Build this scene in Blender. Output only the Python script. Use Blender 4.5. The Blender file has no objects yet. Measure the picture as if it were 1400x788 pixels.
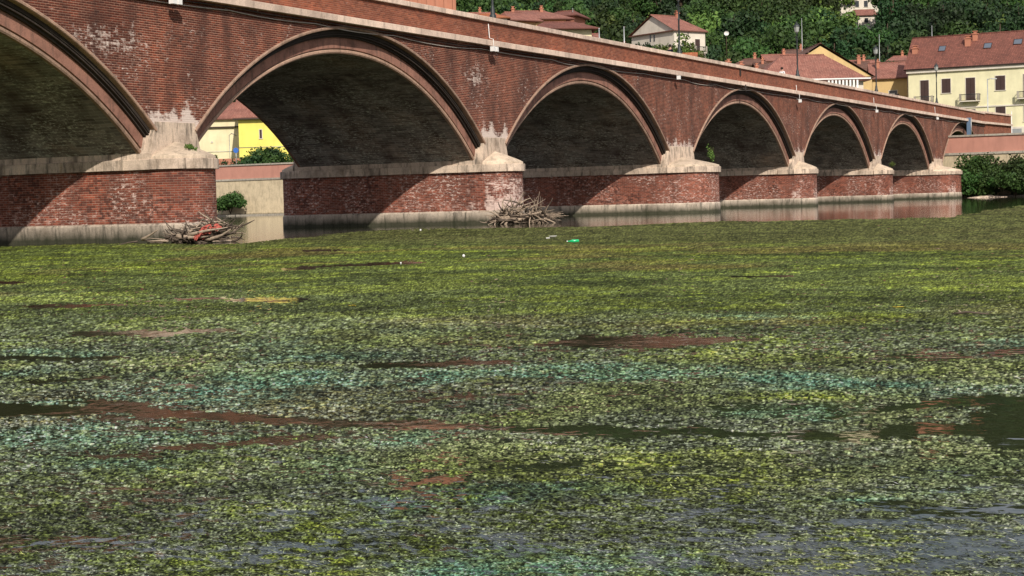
import bpy, math, random
import numpy as np
from mathutils import Vector, Matrix
random.seed(7); rng = np.random.default_rng(7)
SC = bpy.context.scene
COL = SC.collection
PI = math.pi

# ------------------------------------------------------------------ camera
F_PX, YAW, PITCH, ROLL = 2322.56, 0.446722, 0.0518455, 0.0275171
CAM = Vector((0.0, -37.6914, 1.1563))
fw = Vector((math.cos(YAW)*math.cos(PITCH), math.sin(YAW)*math.cos(PITCH), -math.sin(PITCH)))
rt = Vector((math.sin(YAW), -math.cos(YAW), 0.0)); up = rt.cross(fw)
c_, s_ = math.cos(ROLL), math.sin(ROLL)
rt2 = c_*rt - s_*up; up2 = c_*up + s_*rt
cam_d = bpy.data.cameras.new('camera'); cam = bpy.data.objects.new('camera', cam_d); COL.objects.link(cam)
M = Matrix((rt2, up2, -fw)).transposed().to_4x4(); M.translation = CAM
cam.matrix_world = M
cam_d.sensor_width = 36; cam_d.lens = F_PX/1400*36; cam_d.clip_start = 0.1; cam_d.clip_end = 5000
SC.camera = cam

# ------------------------------------------------------------------ sky, sun, exposure
sun_dir = Vector((1.0, 0.787, -0.92)).normalized()      # the way the light travels
el = math.asin(-sun_dir.z); az = math.atan2(-sun_dir.x, -sun_dir.y)   # compass from +Y towards +X
W = bpy.data.worlds.new("World"); SC.world = W; W.use_nodes = True
nt = W.node_tree; nt.nodes.clear()
sky = nt.nodes.new('ShaderNodeTexSky'); sky.sky_type = 'NISHITA'; sky.sun_disc = False
sky.sun_elevation = el; sky.sun_rotation = az; sky.air_density = 1.2; sky.dust_density = 2.0
tcw = nt.nodes.new('ShaderNodeTexCoord'); nzw = nt.nodes.new('ShaderNodeTexNoise'); nzw.inputs['Scale'].default_value = 3.0
nzw.inputs['Detail'].default_value = 6; nzw.inputs['Roughness'].default_value = .55
mpw = nt.nodes.new('ShaderNodeMapping'); mpw.inputs['Scale'].default_value = (1, 1, 3)
crw = nt.nodes.new('ShaderNodeValToRGB'); crw.color_ramp.elements[0].position = .30; crw.color_ramp.elements[1].position = .56
mxw = nt.nodes.new('ShaderNodeMixRGB'); mxw.inputs['Color2'].default_value = (9.0, 9.0, 10.2, 1)
bg = nt.nodes.new('ShaderNodeBackground'); bg.inputs['Strength'].default_value = 0.076
ow = nt.nodes.new('ShaderNodeOutputWorld')
nt.links.new(tcw.outputs['Generated'], mpw.inputs['Vector']); nt.links.new(mpw.outputs[0], nzw.inputs['Vector'])
nt.links.new(nzw.outputs['Fac'], crw.inputs['Fac']); nt.links.new(crw.outputs['Color'], mxw.inputs['Fac'])
nt.links.new(sky.outputs[0], mxw.inputs['Color1']); nt.links.new(mxw.outputs[0], bg.inputs['Color']); nt.links.new(bg.outputs[0], ow.inputs['Surface'])
sl = bpy.data.lights.new('sun', 'SUN'); sl.energy = 4.6; sl.angle = math.radians(0.55); sl.color = (1.0, .93, .84)
so = bpy.data.objects.new('sun', sl); COL.objects.link(so); so.rotation_euler = sun_dir.to_track_quat('-Z', 'Y').to_euler(); so.location = (0, -60, 80)
SC.view_settings.view_transform = 'Standard'; SC.view_settings.look = 'None'
SC.view_settings.exposure = 0.0; SC.view_settings.gamma = 1.0

# ------------------------------------------------------------------ photo -> world helpers
def ray(px, py):
    return fw + rt2*((px-700)/F_PX) - up2*((py-394)/F_PX)
def at(px, py, F):                      # point at forward distance F
    return CAM + ray(px, py)*F
def at_y(px, py, Y):                    # point on the plane y = Y
    d = ray(px, py); return CAM + d*((Y-CAM.y)/d.y)
def at_x(px, py, X):
    d = ray(px, py); return CAM + d*((X-CAM.x)/d.x)
def on_water(px, py, z=0.0):
    d = ray(px, py); return CAM + d*((z-CAM.z)/d.z)

# ------------------------------------------------------------------ tags and mesh builder
def tag(o, label=None, cat=None, group=None, kind=None):
    if label: o['label'] = label
    if cat: o['category'] = cat
    if group: o['group'] = group
    if kind: o['kind'] = kind
    return o
def empty(name, loc, label, cat, rotz=0.0, group=None):
    o = bpy.data.objects.new(name, None); COL.objects.link(o)
    o.location = loc; o.rotation_euler = (0, 0, rotz); o.empty_display_size = .3
    return tag(o, label, cat, group)
def copy_tree(o, parent=None):
    c = o.copy(); COL.objects.link(c); c.parent = parent
    for ch in list(o.children): copy_tree(ch, c)
    return c
class MB:
    def __init__(s, origin=(0, 0, 0)):
        s.v = []; s.f = []; s.uv = []; s.at = []; s.o = Vector(origin); s.sm = []
    def poly(s, pts, uvs=None, att=None, smooth=False):
        n = len(s.v)
        for i, p in enumerate(pts):
            s.v.append((p[0]-s.o.x, p[1]-s.o.y, p[2]-s.o.z)); s.at.append(att[i] if att else 0.0)
        s.f.append(tuple(range(n, n+len(pts))))
        s.uv.append(uvs if uvs else [(0, 0)]*len(pts)); s.sm.append(smooth)
    def grid(s, P, U=None, A=None, smooth=False, flip=False):   # shared-vertex grid of points
        n = len(s.v); R, Cn = len(P), len(P[0])
        for i in range(R):
            for j in range(Cn):
                p = P[i][j]; s.v.append((p[0]-s.o.x, p[1]-s.o.y, p[2]-s.o.z)); s.at.append(A[i][j] if A else 0.0)
        for i in range(R-1):
            for j in range(Cn-1):
                q = [(i, j), (i, j+1), (i+1, j+1), (i+1, j)]
                if flip: q.reverse()
                s.f.append(tuple(n+a*Cn+b for a, b in q))
                s.uv.append([U[a][b] for a, b in q] if U else [(0, 0)]*4); s.sm.append(smooth)
    def box(s, x0, x1, y0, y1, z0, z1, b=0.0):
        P = [(x0, y0), (x1, y0), (x1, y1), (x0, y1)]
        s.prism([(p[0], p[1]) for p in P], z0, z1)
    def prism(s, poly, z0, z1, top_in=0.0, u0=0.0):   # vertical extrusion, ccw polygon
        n = len(poly); per = u0
        cx = sum(p[0] for p in poly)/n; cy = sum(p[1] for p in poly)/n
        tp = [(cx+(p[0]-cx)*(1-top_in), cy+(p[1]-cy)*(1-top_in)) for p in poly]
        for i in range(n):
            a, b = poly[i], poly[(i+1) % n]; ta, tb = tp[i], tp[(i+1) % n]; L = math.hypot(b[0]-a[0], b[1]-a[1])
            s.poly([(a[0], a[1], z0), (b[0], b[1], z0), (tb[0], tb[1], z1), (ta[0], ta[1], z1)], [(per, z0), (per+L, z0), (per+L, z1), (per, z1)])
            per += L
        s.poly([(p[0], p[1], z1) for p in tp], [(p[0], p[1]) for p in tp])
        s.poly([(p[0], p[1], z0) for p in reversed(poly)], [(p[0], p[1]) for p in reversed(poly)])
    def xprism(s, poly, y0, y1):               # polygon in x,z (ccw seen from -y) extruded y0..y1
        n = len(poly); per = 0
        s.poly([(p[0], y0, p[1]) for p in poly], [(p[0], p[1]) for p in poly])
        s.poly([(p[0], y1, p[1]) for p in reversed(poly)], [(p[0], p[1]) for p in reversed(poly)])
        for i in range(n):
            a, b = poly[i], poly[(i+1) % n]; L = math.hypot(b[0]-a[0], b[1]-a[1])
            s.poly([(a[0], y0, a[1]), (a[0], y1, a[1]), (b[0], y1, b[1]), (b[0], y0, b[1])], [(y0, per), (y1, per), (y1, per+L), (y0, per+L)]); per += L
    def tube(s, pts, rad, n=6, cap=True, smooth=True):
        pts = [Vector(p) for p in pts]; rings = []
        rr = rad if isinstance(rad, (list, tuple)) else [rad]*len(pts)
        ref = Vector((0, 0, 1))
        if abs((pts[-1]-pts[0]).normalized().z) > .9: ref = Vector((1, 0, 0))
        L = 0; lens = []
        for i, p in enumerate(pts):
            t = (pts[min(i+1, len(pts)-1)]-pts[max(i-1, 0)]).normalized()
            a = t.cross(ref).normalized(); b = t.cross(a)
            rings.append([p+(a*math.cos(2*PI*k/n)+b*math.sin(2*PI*k/n))*rr[i] for k in range(n)])
            if i: L += (p-pts[i-1]).length
            lens.append(L)
        base = len(s.v)
        for r in rings:
            for p in r: s.v.append((p.x-s.o.x, p.y-s.o.y, p.z-s.o.z)); s.at.append(0.0)
        for i in range(len(pts)-1):
            for k in range(n):
                k2 = (k+1) % n
                s.f.append((base+i*n+k, base+i*n+k2, base+(i+1)*n+k2, base+(i+1)*n+k)); s.uv.append([(k/n, lens[i]), ((k+1)/n, lens[i]), ((k+1)/n, lens[i+1]), (k/n, lens[i+1])]); s.sm.append(smooth)
        if cap:
            s.f.append(tuple(base+k for k in reversed(range(n)))); s.uv.append([(0, 0)]*n); s.sm.append(False)
            s.f.append(tuple(base+(len(pts)-1)*n+k for k in range(n))); s.uv.append([(0, 0)]*n); s.sm.append(False)
    def lathe(s, c, prof, n=12, a0=0, a1=2*PI, kx=1, ky=1, smooth=True):
        P = [[(c[0]+r*kx*math.cos(a0+(a1-a0)*k/n), c[1]+r*ky*math.sin(a0+(a1-a0)*k/n), c[2]+z) for k in range(n+1)] for r, z in prof]
        U = [[(k/n, z) for k in range(n+1)] for r, z in prof]
        s.grid(P, U, smooth=smooth)
    def build(s, name, mat, parent=None):
        me = bpy.data.meshes.new(name); me.from_pydata(s.v, [], s.f)
        uvl = me.uv_layers.new(name='UVMap'); flat = []
        for u in s.uv:
            for a in u: flat += [a[0], a[1]]
        uvl.data.foreach_set('uv', flat)
        if any(s.at):
            a = me.attributes.new('stain', 'FLOAT', 'POINT'); a.data.foreach_set('value', s.at)
        me.polygons.foreach_set('use_smooth', s.sm)
        me.materials.append(mat); me.update()
        o = bpy.data.objects.new(name, me); COL.objects.link(o)
        if parent: o.parent = parent
        return o

# ------------------------------------------------------------------ materials
class NT:
    def __init__(s, name):
        s.m = bpy.data.materials.new(name); s.m.use_nodes = True; s.t = s.m.node_tree; s.b = s.t.nodes['Principled BSDF']; s.x = 0
    def n(s, t, **kw):
        nd = s.t.nodes.new(t)
        for k, v in kw.items():
            if k in nd.inputs.keys(): nd.inputs[k].default_value = v
            else: setattr(nd, k, v)
        return nd
    def l(s, a, b): s.t.links.new(a, b)
    def noise(s, vec, scale, detail=4, rough=.55, dist=0):
        nd = s.n('ShaderNodeTexNoise'); nd.inputs['Scale'].default_value = scale; nd.inputs['Detail'].default_value = detail; nd.inputs['Roughness'].default_value = rough; nd.inputs['Distortion'].default_value = dist
        if vec is not None: s.l(vec, nd.inputs['Vector'])
        return nd.outputs['Fac']
    def ramp(s, fac, stops):
        nd = s.n('ShaderNodeValToRGB'); e = nd.color_ramp.elements
        while len(e) < len(stops): e.new(.5)
        for i, (p, c) in enumerate(stops):
            e[i].position = p; e[i].color = (c, c, c, 1) if not isinstance(c, tuple) else (*c, 1)
        s.l(fac, nd.inputs['Fac']); return nd.outputs['Color']
    def mix(s, fac, a, b, bt='MIX'):
        nd = s.n('ShaderNodeMixRGB', blend_type=bt)
        for k, v in (('Fac', fac), ('Color1', a), ('Color2', b)):
            if isinstance(v, (int, float)): nd.inputs[k].default_value = v
            elif isinstance(v, tuple): nd.inputs[k].default_value = (*v, 1)
            else: s.l(v, nd.inputs[k])
        return nd.outputs['Color']
    def math(s, op, a, b=0.0):
        nd = s.n('ShaderNodeMath', operation=op)
        for i, v in enumerate((a, b)):
            if isinstance(v, (int, float)): nd.inputs[i].default_value = v
            else: s.l(v, nd.inputs[i])
        return nd.outputs[0]
    def coord(s, kind='Object', scale=None):
        o = s.n('ShaderNodeTexCoord').outputs[kind]
        if scale:
            mp = s.n('ShaderNodeMapping'); mp.inputs['Scale'].default_value = scale; s.l(o, mp.inputs['Vector']); return mp.outputs[0]
        return o
    def bump(s, h, strength=.5, dist=.02):
        nd = s.n('ShaderNodeBump'); nd.inputs['Strength'].default_value = strength; nd.inputs['Distance'].default_value = dist
        s.l(h, nd.inputs['Height']); s.l(nd.outputs[0], s.b.inputs['Normal'])
    def fin(s, col, rough=.9, spec=.3):
        if isinstance(col, tuple): s.b.inputs['Base Color'].default_value = (*col, 1)
        else: s.l(col, s.b.inputs['Base Color'])
        if isinstance(rough, (int, float)): s.b.inputs['Roughness'].default_value = rough
        else: s.l(rough, s.b.inputs['Roughness'])
        s.b.inputs['Specular IOR Level'].default_value = spec
        return s.m

def brick_mat(name, c1, c2, mortar, row=.08, width=.27, ms=.014, dirt=.45, pits=0.0, white=.5, stain_col=(.62, .52, .44), bump=.8, moss=None, patch=(.50, .60), spot=(.56, .64), joint_shade=.0, streak=.85):
    t = NT(name); uv = t.coord('UV'); ob = t.coord('Object')
    br = t.n('ShaderNodeTexBrick'); br.offset = .5; br.squash = 1
    br.inputs['Color1'].default_value = (*c1, 1); br.inputs['Color2'].default_value = (*c2, 1); br.inputs['Mortar'].default_value = (*mortar, 1)
    br.inputs['Scale'].default_value = 1; br.inputs['Mortar Size'].default_value = ms; br.inputs['Mortar Smooth'].default_value = .3
    br.inputs['Bias'].default_value = -.1; br.inputs['Brick Width'].default_value = width; br.inputs['Row Height'].default_value = row
    t.l(uv, br.inputs['Vector'])
    # brick-to-brick tint on a second, coarser brick pattern aligned to the same courses
    b2 = t.n('ShaderNodeTexBrick'); b2.offset = .5; b2.inputs['Color1'].default_value = (.45, .45, .45, 1); b2.inputs['Color2'].default_value = (1.25, 1.2, 1.15, 1)
    b2.inputs['Mortar'].default_value = (.9, .9, .9, 1); b2.inputs['Scale'].default_value = 1; b2.inputs['Mortar Size'].default_value = 0.0
    b2.inputs['Brick Width'].default_value = width; b2.inputs['Row Height'].default_value = row; b2.inputs['Bias'].default_value = .1
    mp = t.n('ShaderNodeMapping'); mp.inputs['Location'].default_value = (width*7, row*12, 0); t.l(uv, mp.inputs['Vector']); t.l(mp.outputs[0], b2.inputs['Vector'])
    col = t.mix(.55, br.outputs['Color'], b2.outputs['Color'], 'MULTIPLY')
    big = t.ramp(t.noise(ob, .35, 5, .6), [(.25, (.42, .38, .38)), (.5, (.95, .98, 1.0)), (.75, (1.35, 1.12, .95))])
    col = t.mix(dirt, col, t.mix(1.0, col, big, 'MULTIPLY'))
    soot = t.ramp(t.noise(t.coord('Object', (1.2, 1.2, .45)), .8, 6, .62), [(.42, 0.0), (.66, 1.0)])
    col = t.mix(t.math('MULTIPLY', soot, dirt*streak), col, (.055, .032, .026))
    if joint_shade:                                           # shade of recessed bed joints, painted as a dark band per course
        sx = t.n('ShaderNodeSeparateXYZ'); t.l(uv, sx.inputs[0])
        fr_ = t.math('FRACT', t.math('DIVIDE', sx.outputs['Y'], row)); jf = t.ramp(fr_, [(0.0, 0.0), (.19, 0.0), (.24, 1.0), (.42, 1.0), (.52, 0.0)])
        col = t.mix(t.math('MULTIPLY', jf, joint_shade), col, (.05, .015, .012))
    # pale salts: single bricks in loose patches, plus the stain attribute
    mps = t.n('ShaderNodeMapping'); mps.inputs['Scale'].default_value = (1, 2.2, 1); t.l(uv, mps.inputs['Vector'])
    spk = t.ramp(t.noise(mps.outputs[0], 4.5, 4, .75), [(spot[0], 0.0), (spot[1], 1.0)])
    pat = t.ramp(t.noise(ob, .55, 4, .6), [(patch[0], 0.0), (patch[1], 1.0)])
    w1 = t.math('MULTIPLY', t.math('MULTIPLY', spk, pat), white)
    at_ = t.n('ShaderNodeAttribute', attribute_name='stain').outputs['Fac']
    drip = t.noise(t.coord('Object', (3.5, 3.5, 1.1)), 1.0, 6, .75)
    w2 = t.ramp(t.math('ADD', t.math('ADD', t.math('MULTIPLY', t.math('SUBTRACT', b2.outputs['Color'], .85), .22), t.math('MULTIPLY', at_, .62)), t.math('MULTIPLY', t.math('ADD', drip, t.noise(mps.outputs[0], 7, 3, .7)), .5)), [(.74, 0.0), (.92, 1.0)])
    wf = t.math('MINIMUM', t.math('ADD', t.math('MULTIPLY', w1, t.math('MULTIPLY', b2.outputs['Color'], 1.1)), t.math('MULTIPLY', w2, 1.0)), .92)
    col = t.mix(wf, col, stain_col)
    if moss:
        z = t.n('ShaderNodeSeparateXYZ'); t.l(t.n('ShaderNodeNewGeometry').outputs['Position'], z.inputs[0])
        mf = t.math('MULTIPLY', t.ramp(z.outputs['Z'], [(0.0, 1.0), (moss, 0.0)]), .8); col = t.mix(mf, col, (.03, .035, .02))
    if pits:
        pv = t.n('ShaderNodeTexBrick'); pv.offset = .5; pv.inputs['Scale'].default_value = 1; pv.inputs['Mortar Size'].default_value = .0
        pv.inputs['Color1'].default_value = (0, 0, 0, 1); pv.inputs['Color2'].default_value = (1, 1, 1, 1); pv.inputs['Brick Width'].default_value = width*.5; pv.inputs['Row Height'].default_value = row; pv.inputs['Bias'].default_value = 0
        t.l(uv, pv.inputs['Vector'])
        pf = t.math('MULTIPLY', t.ramp(pv.outputs['Color'], [(.55, 0.0), (.7, 1.0)]), t.math('MULTIPLY', t.ramp(t.noise(ob, .7, 3), [(.45, 0.0), (.6, 1.0)]), pits))
        col = t.mix(pf, col, (.06, .025, .02))
    h = t.math('ADD', t.math('MULTIPLY', br.outputs['Fac'], -1.0), t.math('MULTIPLY', t.noise(uv, 14, 4, .7), .9))
    t.bump(h, bump, .02)
    return t.fin(col, .92, .2)

def stone_mat(name, c, var=.35, dark=.4, scale=1.0, rough=.9, moss=None, darkcol=(.06, .055, .045), bump=.5, world=False):
    t = NT(name); ob = t.n('ShaderNodeNewGeometry').outputs['Position'] if world else t.coord('Object')
    a = t.noise(ob, 1.3*scale, 6, .65); d = t.noise(t.coord('Object', (4, 4, .8)), 1.1*scale, 5, .65); f = t.noise(ob, 18*scale, 4, .7)
    col = t.mix(var, c, t.mix(1.0, c, t.ramp(a, [(.3, (.5, .47, .43)), (.5, (1, .98, .95)), (.75, (1.35, 1.3, 1.22))]), 'MULTIPLY'))
    col = t.mix(t.math('MULTIPLY', t.ramp(d, [(.5, 0.0), (.68, 1.0)]), dark), col, darkcol)
    col = t.mix(.5, col, t.mix(1.0, col, t.ramp(f, [(.3, .6), (.7, 1.3)]), 'MULTIPLY'))
    if moss:
        z = t.n('ShaderNodeSeparateXYZ'); t.l(t.n('ShaderNodeNewGeometry').outputs['Position'], z.inputs[0])
        wz = t.math('ADD', z.outputs['Z'], t.math('MULTIPLY', t.noise(t.coord('Object', (2, 2, .5)), 1.5, 4), -.25))
        mf = t.ramp(wz, [(0.0, 1.0), (moss, 0.0)]); col = t.mix(t.math('MULTIPLY', mf, .92), col, (.022, .028, .012))
    oi = t.n('ShaderNodeObjectInfo'); col = t.mix(1.0, col, t.ramp(oi.outputs['Random'], [(0.0, (.80, .79, .77)), (1.0, (1.12, 1.11, 1.08))]), 'MULTIPLY')
    t.bump(t.math('ADD', f, t.math('MULTIPLY', a, 2.0)), bump, .03)
    return t.fin(col, rough, .25)
def plain_mat(name, c, rough=.7, spec=.4, metal=0.0, var=.2, scale=3.0):
    t = NT(name); a = t.noise(t.coord('Object'), scale, 5, .6)
    col = t.mix(var, c, t.mix(1.0, c, t.ramp(a, [(.3, .55), (.7, 1.35)]), 'MULTIPLY')); t.b.inputs['Metallic'].default_value = metal
    return t.fin(col, rough, spec)
def stucco_mat(name, c, stain=.35):
    t = NT(name); ob = t.coord('Object')
    d = t.noise(t.coord('Object', (1.2, 1.2, .25)), 1.0, 5, .6); a = t.noise(ob, .5, 5, .6)
    col = t.mix(t.math('MULTIPLY', t.ramp(d, [(.48, 0.0), (.75, 1.0)]), stain), c, tuple(x*.5 for x in c))
    col = t.mix(.4, col, t.mix(1.0, col, t.ramp(a, [(.3, .75), (.7, 1.2)]), 'MULTIPLY'))
    t.bump(t.noise(ob, 8, 3), .2, .02); return t.fin(col, .9, .2)
def tile_mat(name, c1, c2):
    t = NT(name); uv = t.coord('UV'); ob = t.coord('Object')
    br = t.n('ShaderNodeTexBrick'); br.offset = .5; br.inputs['Scale'].default_value = 1; br.inputs['Mortar Size'].default_value = .03
    br.inputs['Color1'].default_value = (*c1, 1); br.inputs['Color2'].default_value = (*c2, 1); br.inputs['Mortar'].default_value = (*[x*.45 for x in c1], 1)
    br.inputs['Brick Width'].default_value = .24; br.inputs['Row Height'].default_value = .36; t.l(uv, br.inputs['Vector'])
    col = t.mix(.6, br.outputs['Color'], t.mix(1.0, br.outputs['Color'], t.ramp(t.noise(ob, .6, 6, .7), [(.3, (.5, .5, .5)), (.7, (1.35, 1.25, 1.15))]), 'MULTIPLY'))
    t.bump(t.math('SUBTRACT', t.noise(uv, 6, 3), br.outputs['Fac']), .6, .04); return t.fin(col, .85, .25)
def leaf_mat(name, c, c2):
    t = NT(name); oi = t.n('ShaderNodeObjectInfo'); ob = t.coord('Object')
    geo = t.n('ShaderNodeNewGeometry')
    f = t.math('ADD', t.math('MULTIPLY', geo.outputs['Random Per Island'], .55), t.math('MULTIPLY', t.noise(ob, .5, 3), .45))
    col = t.mix(f, c, c2)
    hs = t.n('ShaderNodeHueSaturation'); t.l(col, hs.inputs['Color'])
    t.l(t.math('ADD', t.math('MULTIPLY', oi.outputs['Random'], .05), .475), hs.inputs['Hue']); t.l(t.math('ADD', t.math('MULTIPLY', oi.outputs['Random'], .9), .55), hs.inputs['Value'])
    m = t.fin(hs.outputs[0], .65, .25)
    return m

MAT = {}
MAT['brick_wall'] = brick_mat('brick_spandrel', (.285, .070, .037), (.105, .035, .026), (.39, .215, .15), row=.085, width=.27, ms=.014, dirt=.8, white=.75, joint_shade=.85, streak=.85, stain_col=(.72, .60, .52))
MAT['brick_parapet'] = brick_mat('brick_parapet', (.36, .115, .06), (.25, .075, .045), (.36, .19, .13), row=.085, width=.27, ms=.010, dirt=.6, white=.2, joint_shade=.3, streak=.35)
MAT['brick_pier'] = brick_mat('brick_pier', (.34, .090, .050), (.165, .050, .035), (.40, .245, .185), row=.085, width=.27, ms=.012, dirt=.55, white=.85, pits=.7, patch=(.42, .56), spot=(.53, .60), joint_shade=.3, streak=.75, stain_col=(.66, .50, .43))
MAT['brick_vault'] = brick_mat('brick_vault', (.31, .275, .24), (.16, .14, .125), (.37, .345, .31), row=.17, width=.6, ms=.02, dirt=.85, white=1.0, patch=(.38, .55), spot=(.52, .62), stain_col=(.62, .62, .52))
MAT['fascia'] = stone_mat('arch_fascia', (.33, .17, .13), .8, .55, 1.2)
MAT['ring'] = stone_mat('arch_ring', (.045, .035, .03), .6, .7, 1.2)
MAT['hood'] = stone_mat('arch_hood', (.42, .28, .21), .6, .4, 1.2)
MAT['stone'] = stone_mat('pale_stone', (.60, .49, .40), .9, .75, 1.0)
MAT['stone_cornice'] = stone_mat('cornice_stone', (.74, .58, .48), .5, .35, .8, world=True)
MAT['cap'] = stone_mat('cap_stone', (.60, .49, .38), .6, .45, .9, bump=.2)
MAT['plinth'] = stone_mat('plinth_plaster', (.50, .43, .36), .9, .8, 1.0, moss=.42)
MAT['wet'] = stone_mat('street_asphalt', (.06, .058, .055), .4, .2)
MAT['cream_wall'] = stone_mat('river_wall_stone', (.62, .52, .36), .5, .3, .8, moss=.25)
MAT['pink'] = stucco_mat('pink_render', (.45, .22, .165), .4)
MAT['concrete'] = stone_mat('concrete', (.36, .33, .28), .5, .4)
MAT['metal_dark'] = plain_mat('dark_iron', (.03, .035, .035), .5, .5, .3)
MAT['metal_grey'] = plain_mat('grey_metal', (.42, .43, .42), .45, .5, .5)
MAT['white'] = plain_mat('white_paint', (.78, .76, .72), .6)
MAT['cable'] = plain_mat('cable_sheath', (.42, .38, .33), .7)
MAT['glass_lamp'] = plain_mat('lamp_glass', (.35, .36, .33), .15, .5)
MAT['window'] = plain_mat('dark_glass', (.03, .035, .04), .12, .6)
MAT['shutter'] = plain_mat('brown_shutter', (.055, .03, .025), .7)
MAT['roof_red'] = tile_mat('red_tiles', (.25, .10, .075), (.17, .072, .055))
MAT['roof_pink'] = tile_mat('faded_tiles', (.36, .17, .13), (.27, .11, .085))
MAT['roof_orange'] = tile_mat('orange_tiles', (.50, .19, .09), (.36, .12, .06))
MAT['roof_brown'] = tile_mat('brown_tiles', (.20, .11, .08), (.13, .07, .055))
MAT['yellow'] = stucco_mat('pale_yellow_stucco', (.74, .69, .44), .25)
MAT['lemon'] = stucco_mat('lemon_stucco', (.80, .70, .16), .25)
MAT['cream'] = stucco_mat('cream_stucco', (.74, .66, .42), .3)
MAT['ochre'] = stucco_mat('ochre_stucco', (.60, .43, .20), .4)
MAT['offwhite'] = stucco_mat('off_white_stucco', (.66, .60, .50), .35)
MAT['terracotta'] = stucco_mat('terracotta_render', (.44, .19, .12), .3)
MAT['wood_eave'] = plain_mat('dark_eave_wood', (.05, .035, .025), .8)
MAT['driftwood'] = plain_mat('bleached_driftwood', (.34, .265, .195), .9, .1, 0, .7, 9)
MAT['driftwood_dark'] = plain_mat('wet_driftwood', (.10, .075, .055), .75, .3, 0, .7, 9)
MAT['red_net'] = plain_mat('red_fabric', (.42, .095, .07), .7, .3, 0, .5, 20)
MAT['green_glass'] = plain_mat('green_bottle', (.01, .42, .14), .2, .6, 0, .1)
MAT['bark'] = plain_mat('bark', (.07, .05, .035), .9, .1, 0, .5, 6)
MAT['leaf_dark'] = leaf_mat('leaf_dark', (.008, .022, .007), (.028, .060, .016))
MAT['leaf_mid'] = leaf_mat('leaf_mid', (.014, .038, .008), (.052, .095, .018))
MAT['leaf_light'] = leaf_mat('leaf_light', (.04, .085, .015), (.13, .18, .035))
MAT['skin'] = plain_mat('skin', (.50, .30, .22), .6, .3, 0, .05)
MAT['cloth_dark'] = plain_mat('dark_cloth', (.02, .022, .03), .9, .1)
MAT['cloth_white'] = plain_mat('white_cloth', (.75, .74, .72), .9, .1)
MAT['cloth_blue'] = plain_mat('jeans_cloth', (.04, .06, .12), .9, .1)
MAT['hair'] = plain_mat('dark_hair', (.02, .012, .008), .7, .2)
MAT['blue'] = plain_mat('blue_sign', (.03, .12, .42), .5, .4, 0, .1)
MAT['bluegrey'] = plain_mat('blue_grey_panel', (.07, .12, .19), .5, .4, 0, .2)
MAT['yellow_plastic'] = plain_mat('yellow_leaf', (.75, .55, .06), .6, .3, 0, .2)
MAT['skylight'] = plain_mat('skylight_glass', (.10, .12, .15), .1, .6)

# ------------------------------------------------------------------ bridge
S, TA, TB, U1 = 24.0, 2.4159, 4.6579, 49.4971
DEPTH = 11.04; KN = .934
piers = []; u = U1-S-TB
for i in range(7):
    w = TB if i in (0, 3, 6) else TA
    piers.append((u, u+w)); u += w+S
arches = [(piers[i][1]+piers[i+1][0])/2 for i in range(6)] + [piers[6][1]+S/2]
OUT_C, OUT_R = -9.0, 17.75
IN_C, IN_R = -9.85, 17.5
Z_IMP0, Z_IMP1, Z_PL, Z_BAND0, Z_BAND1, Z_COP0, Z_COP1 = 2.59, 2.96, .70, 8.84, 9.12, 10.06, 10.29
X0, X1 = -6.0, 214.2
bridge = empty('brick_bridge', (120, 0, 0), 'long red brick road bridge with seven segmental arches on rounded stone-capped piers', 'bridge')
BO = (120, 0, 0)
def arc_z(c, x): 
    d = abs(x-c)
    return OUT_C+math.sqrt(OUT_R**2-d*d) if d < 12.0 else None
def lower(x):
    for c in arches:
        z = arc_z(c, x)
        if z is not None: return z
    return 2.0
def stain(x, z):
    s = 0.0
    for i_, (a, b) in enumerate(piers):
        am = (1.0, 1.15, 1.25, .85, .8, .95, .6)[i_]; d = max(0, a-x, x-b); 
        s = max(s, max(0, 1-max(0, z-4.0)/(.55+.75*abs(math.sin(x*2.3+a)+math.sin(x*5.1)*.6)))*max(0, 1-d/1.3)*am)
    if 41.5 < x < 52 and 6.1 < z < 7.9: s = max(s, .50*(1-abs(z-7.0)/1.2)*(1-abs(x-47.2)/6.0))
    if 67.5 < x < 79 and 6.2 < z < 8.6: s = max(s, .52*(1-abs(z-7.2)/1.5)*(1-abs(x-75.3)/2.9))
    return max(0.0, s)
xs = list(np.arange(X0, X1+.01, .3))
for c in arches: xs += [c-12.0, c-11.999, c+11.999, c+12.0]
xs = sorted(set(round(x, 4) for x in xs if x <= X1))
for Y, flip in ((0.0, False), (DEPTH, True)):
    m = MB(BO); NZ = 12
    P = [[None]*len(xs) for _ in range(NZ+1)]; U = [[None]*len(xs) for _ in range(NZ+1)]; A = [[0]*len(xs) for _ in range(NZ+1)]
    for j, x in enumerate(xs):
        lo = lower(x)
        if any(abs(abs(x-c)-12.0) < .0005 for c in arches): lo = OUT_C+math.sqrt(OUT_R**2-144)
        for i in range(NZ+1):
            z = lo+(8.9-lo)*i/NZ; P[i][j] = (x, Y, z); U[i][j] = (x, z); A[i][j] = stain(x, z)
    m.grid(P, U, A, flip=flip)
    m.build('spandrel_wall', MAT['brick_wall'], bridge)
# cornice soffit zone: small stepped brick band under the stone string course
m = MB(BO); m.box(X0, X1, -.10, 0.0, 8.74, 8.84); m.build('corbel_course', MAT['brick_wall'], bridge)
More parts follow.
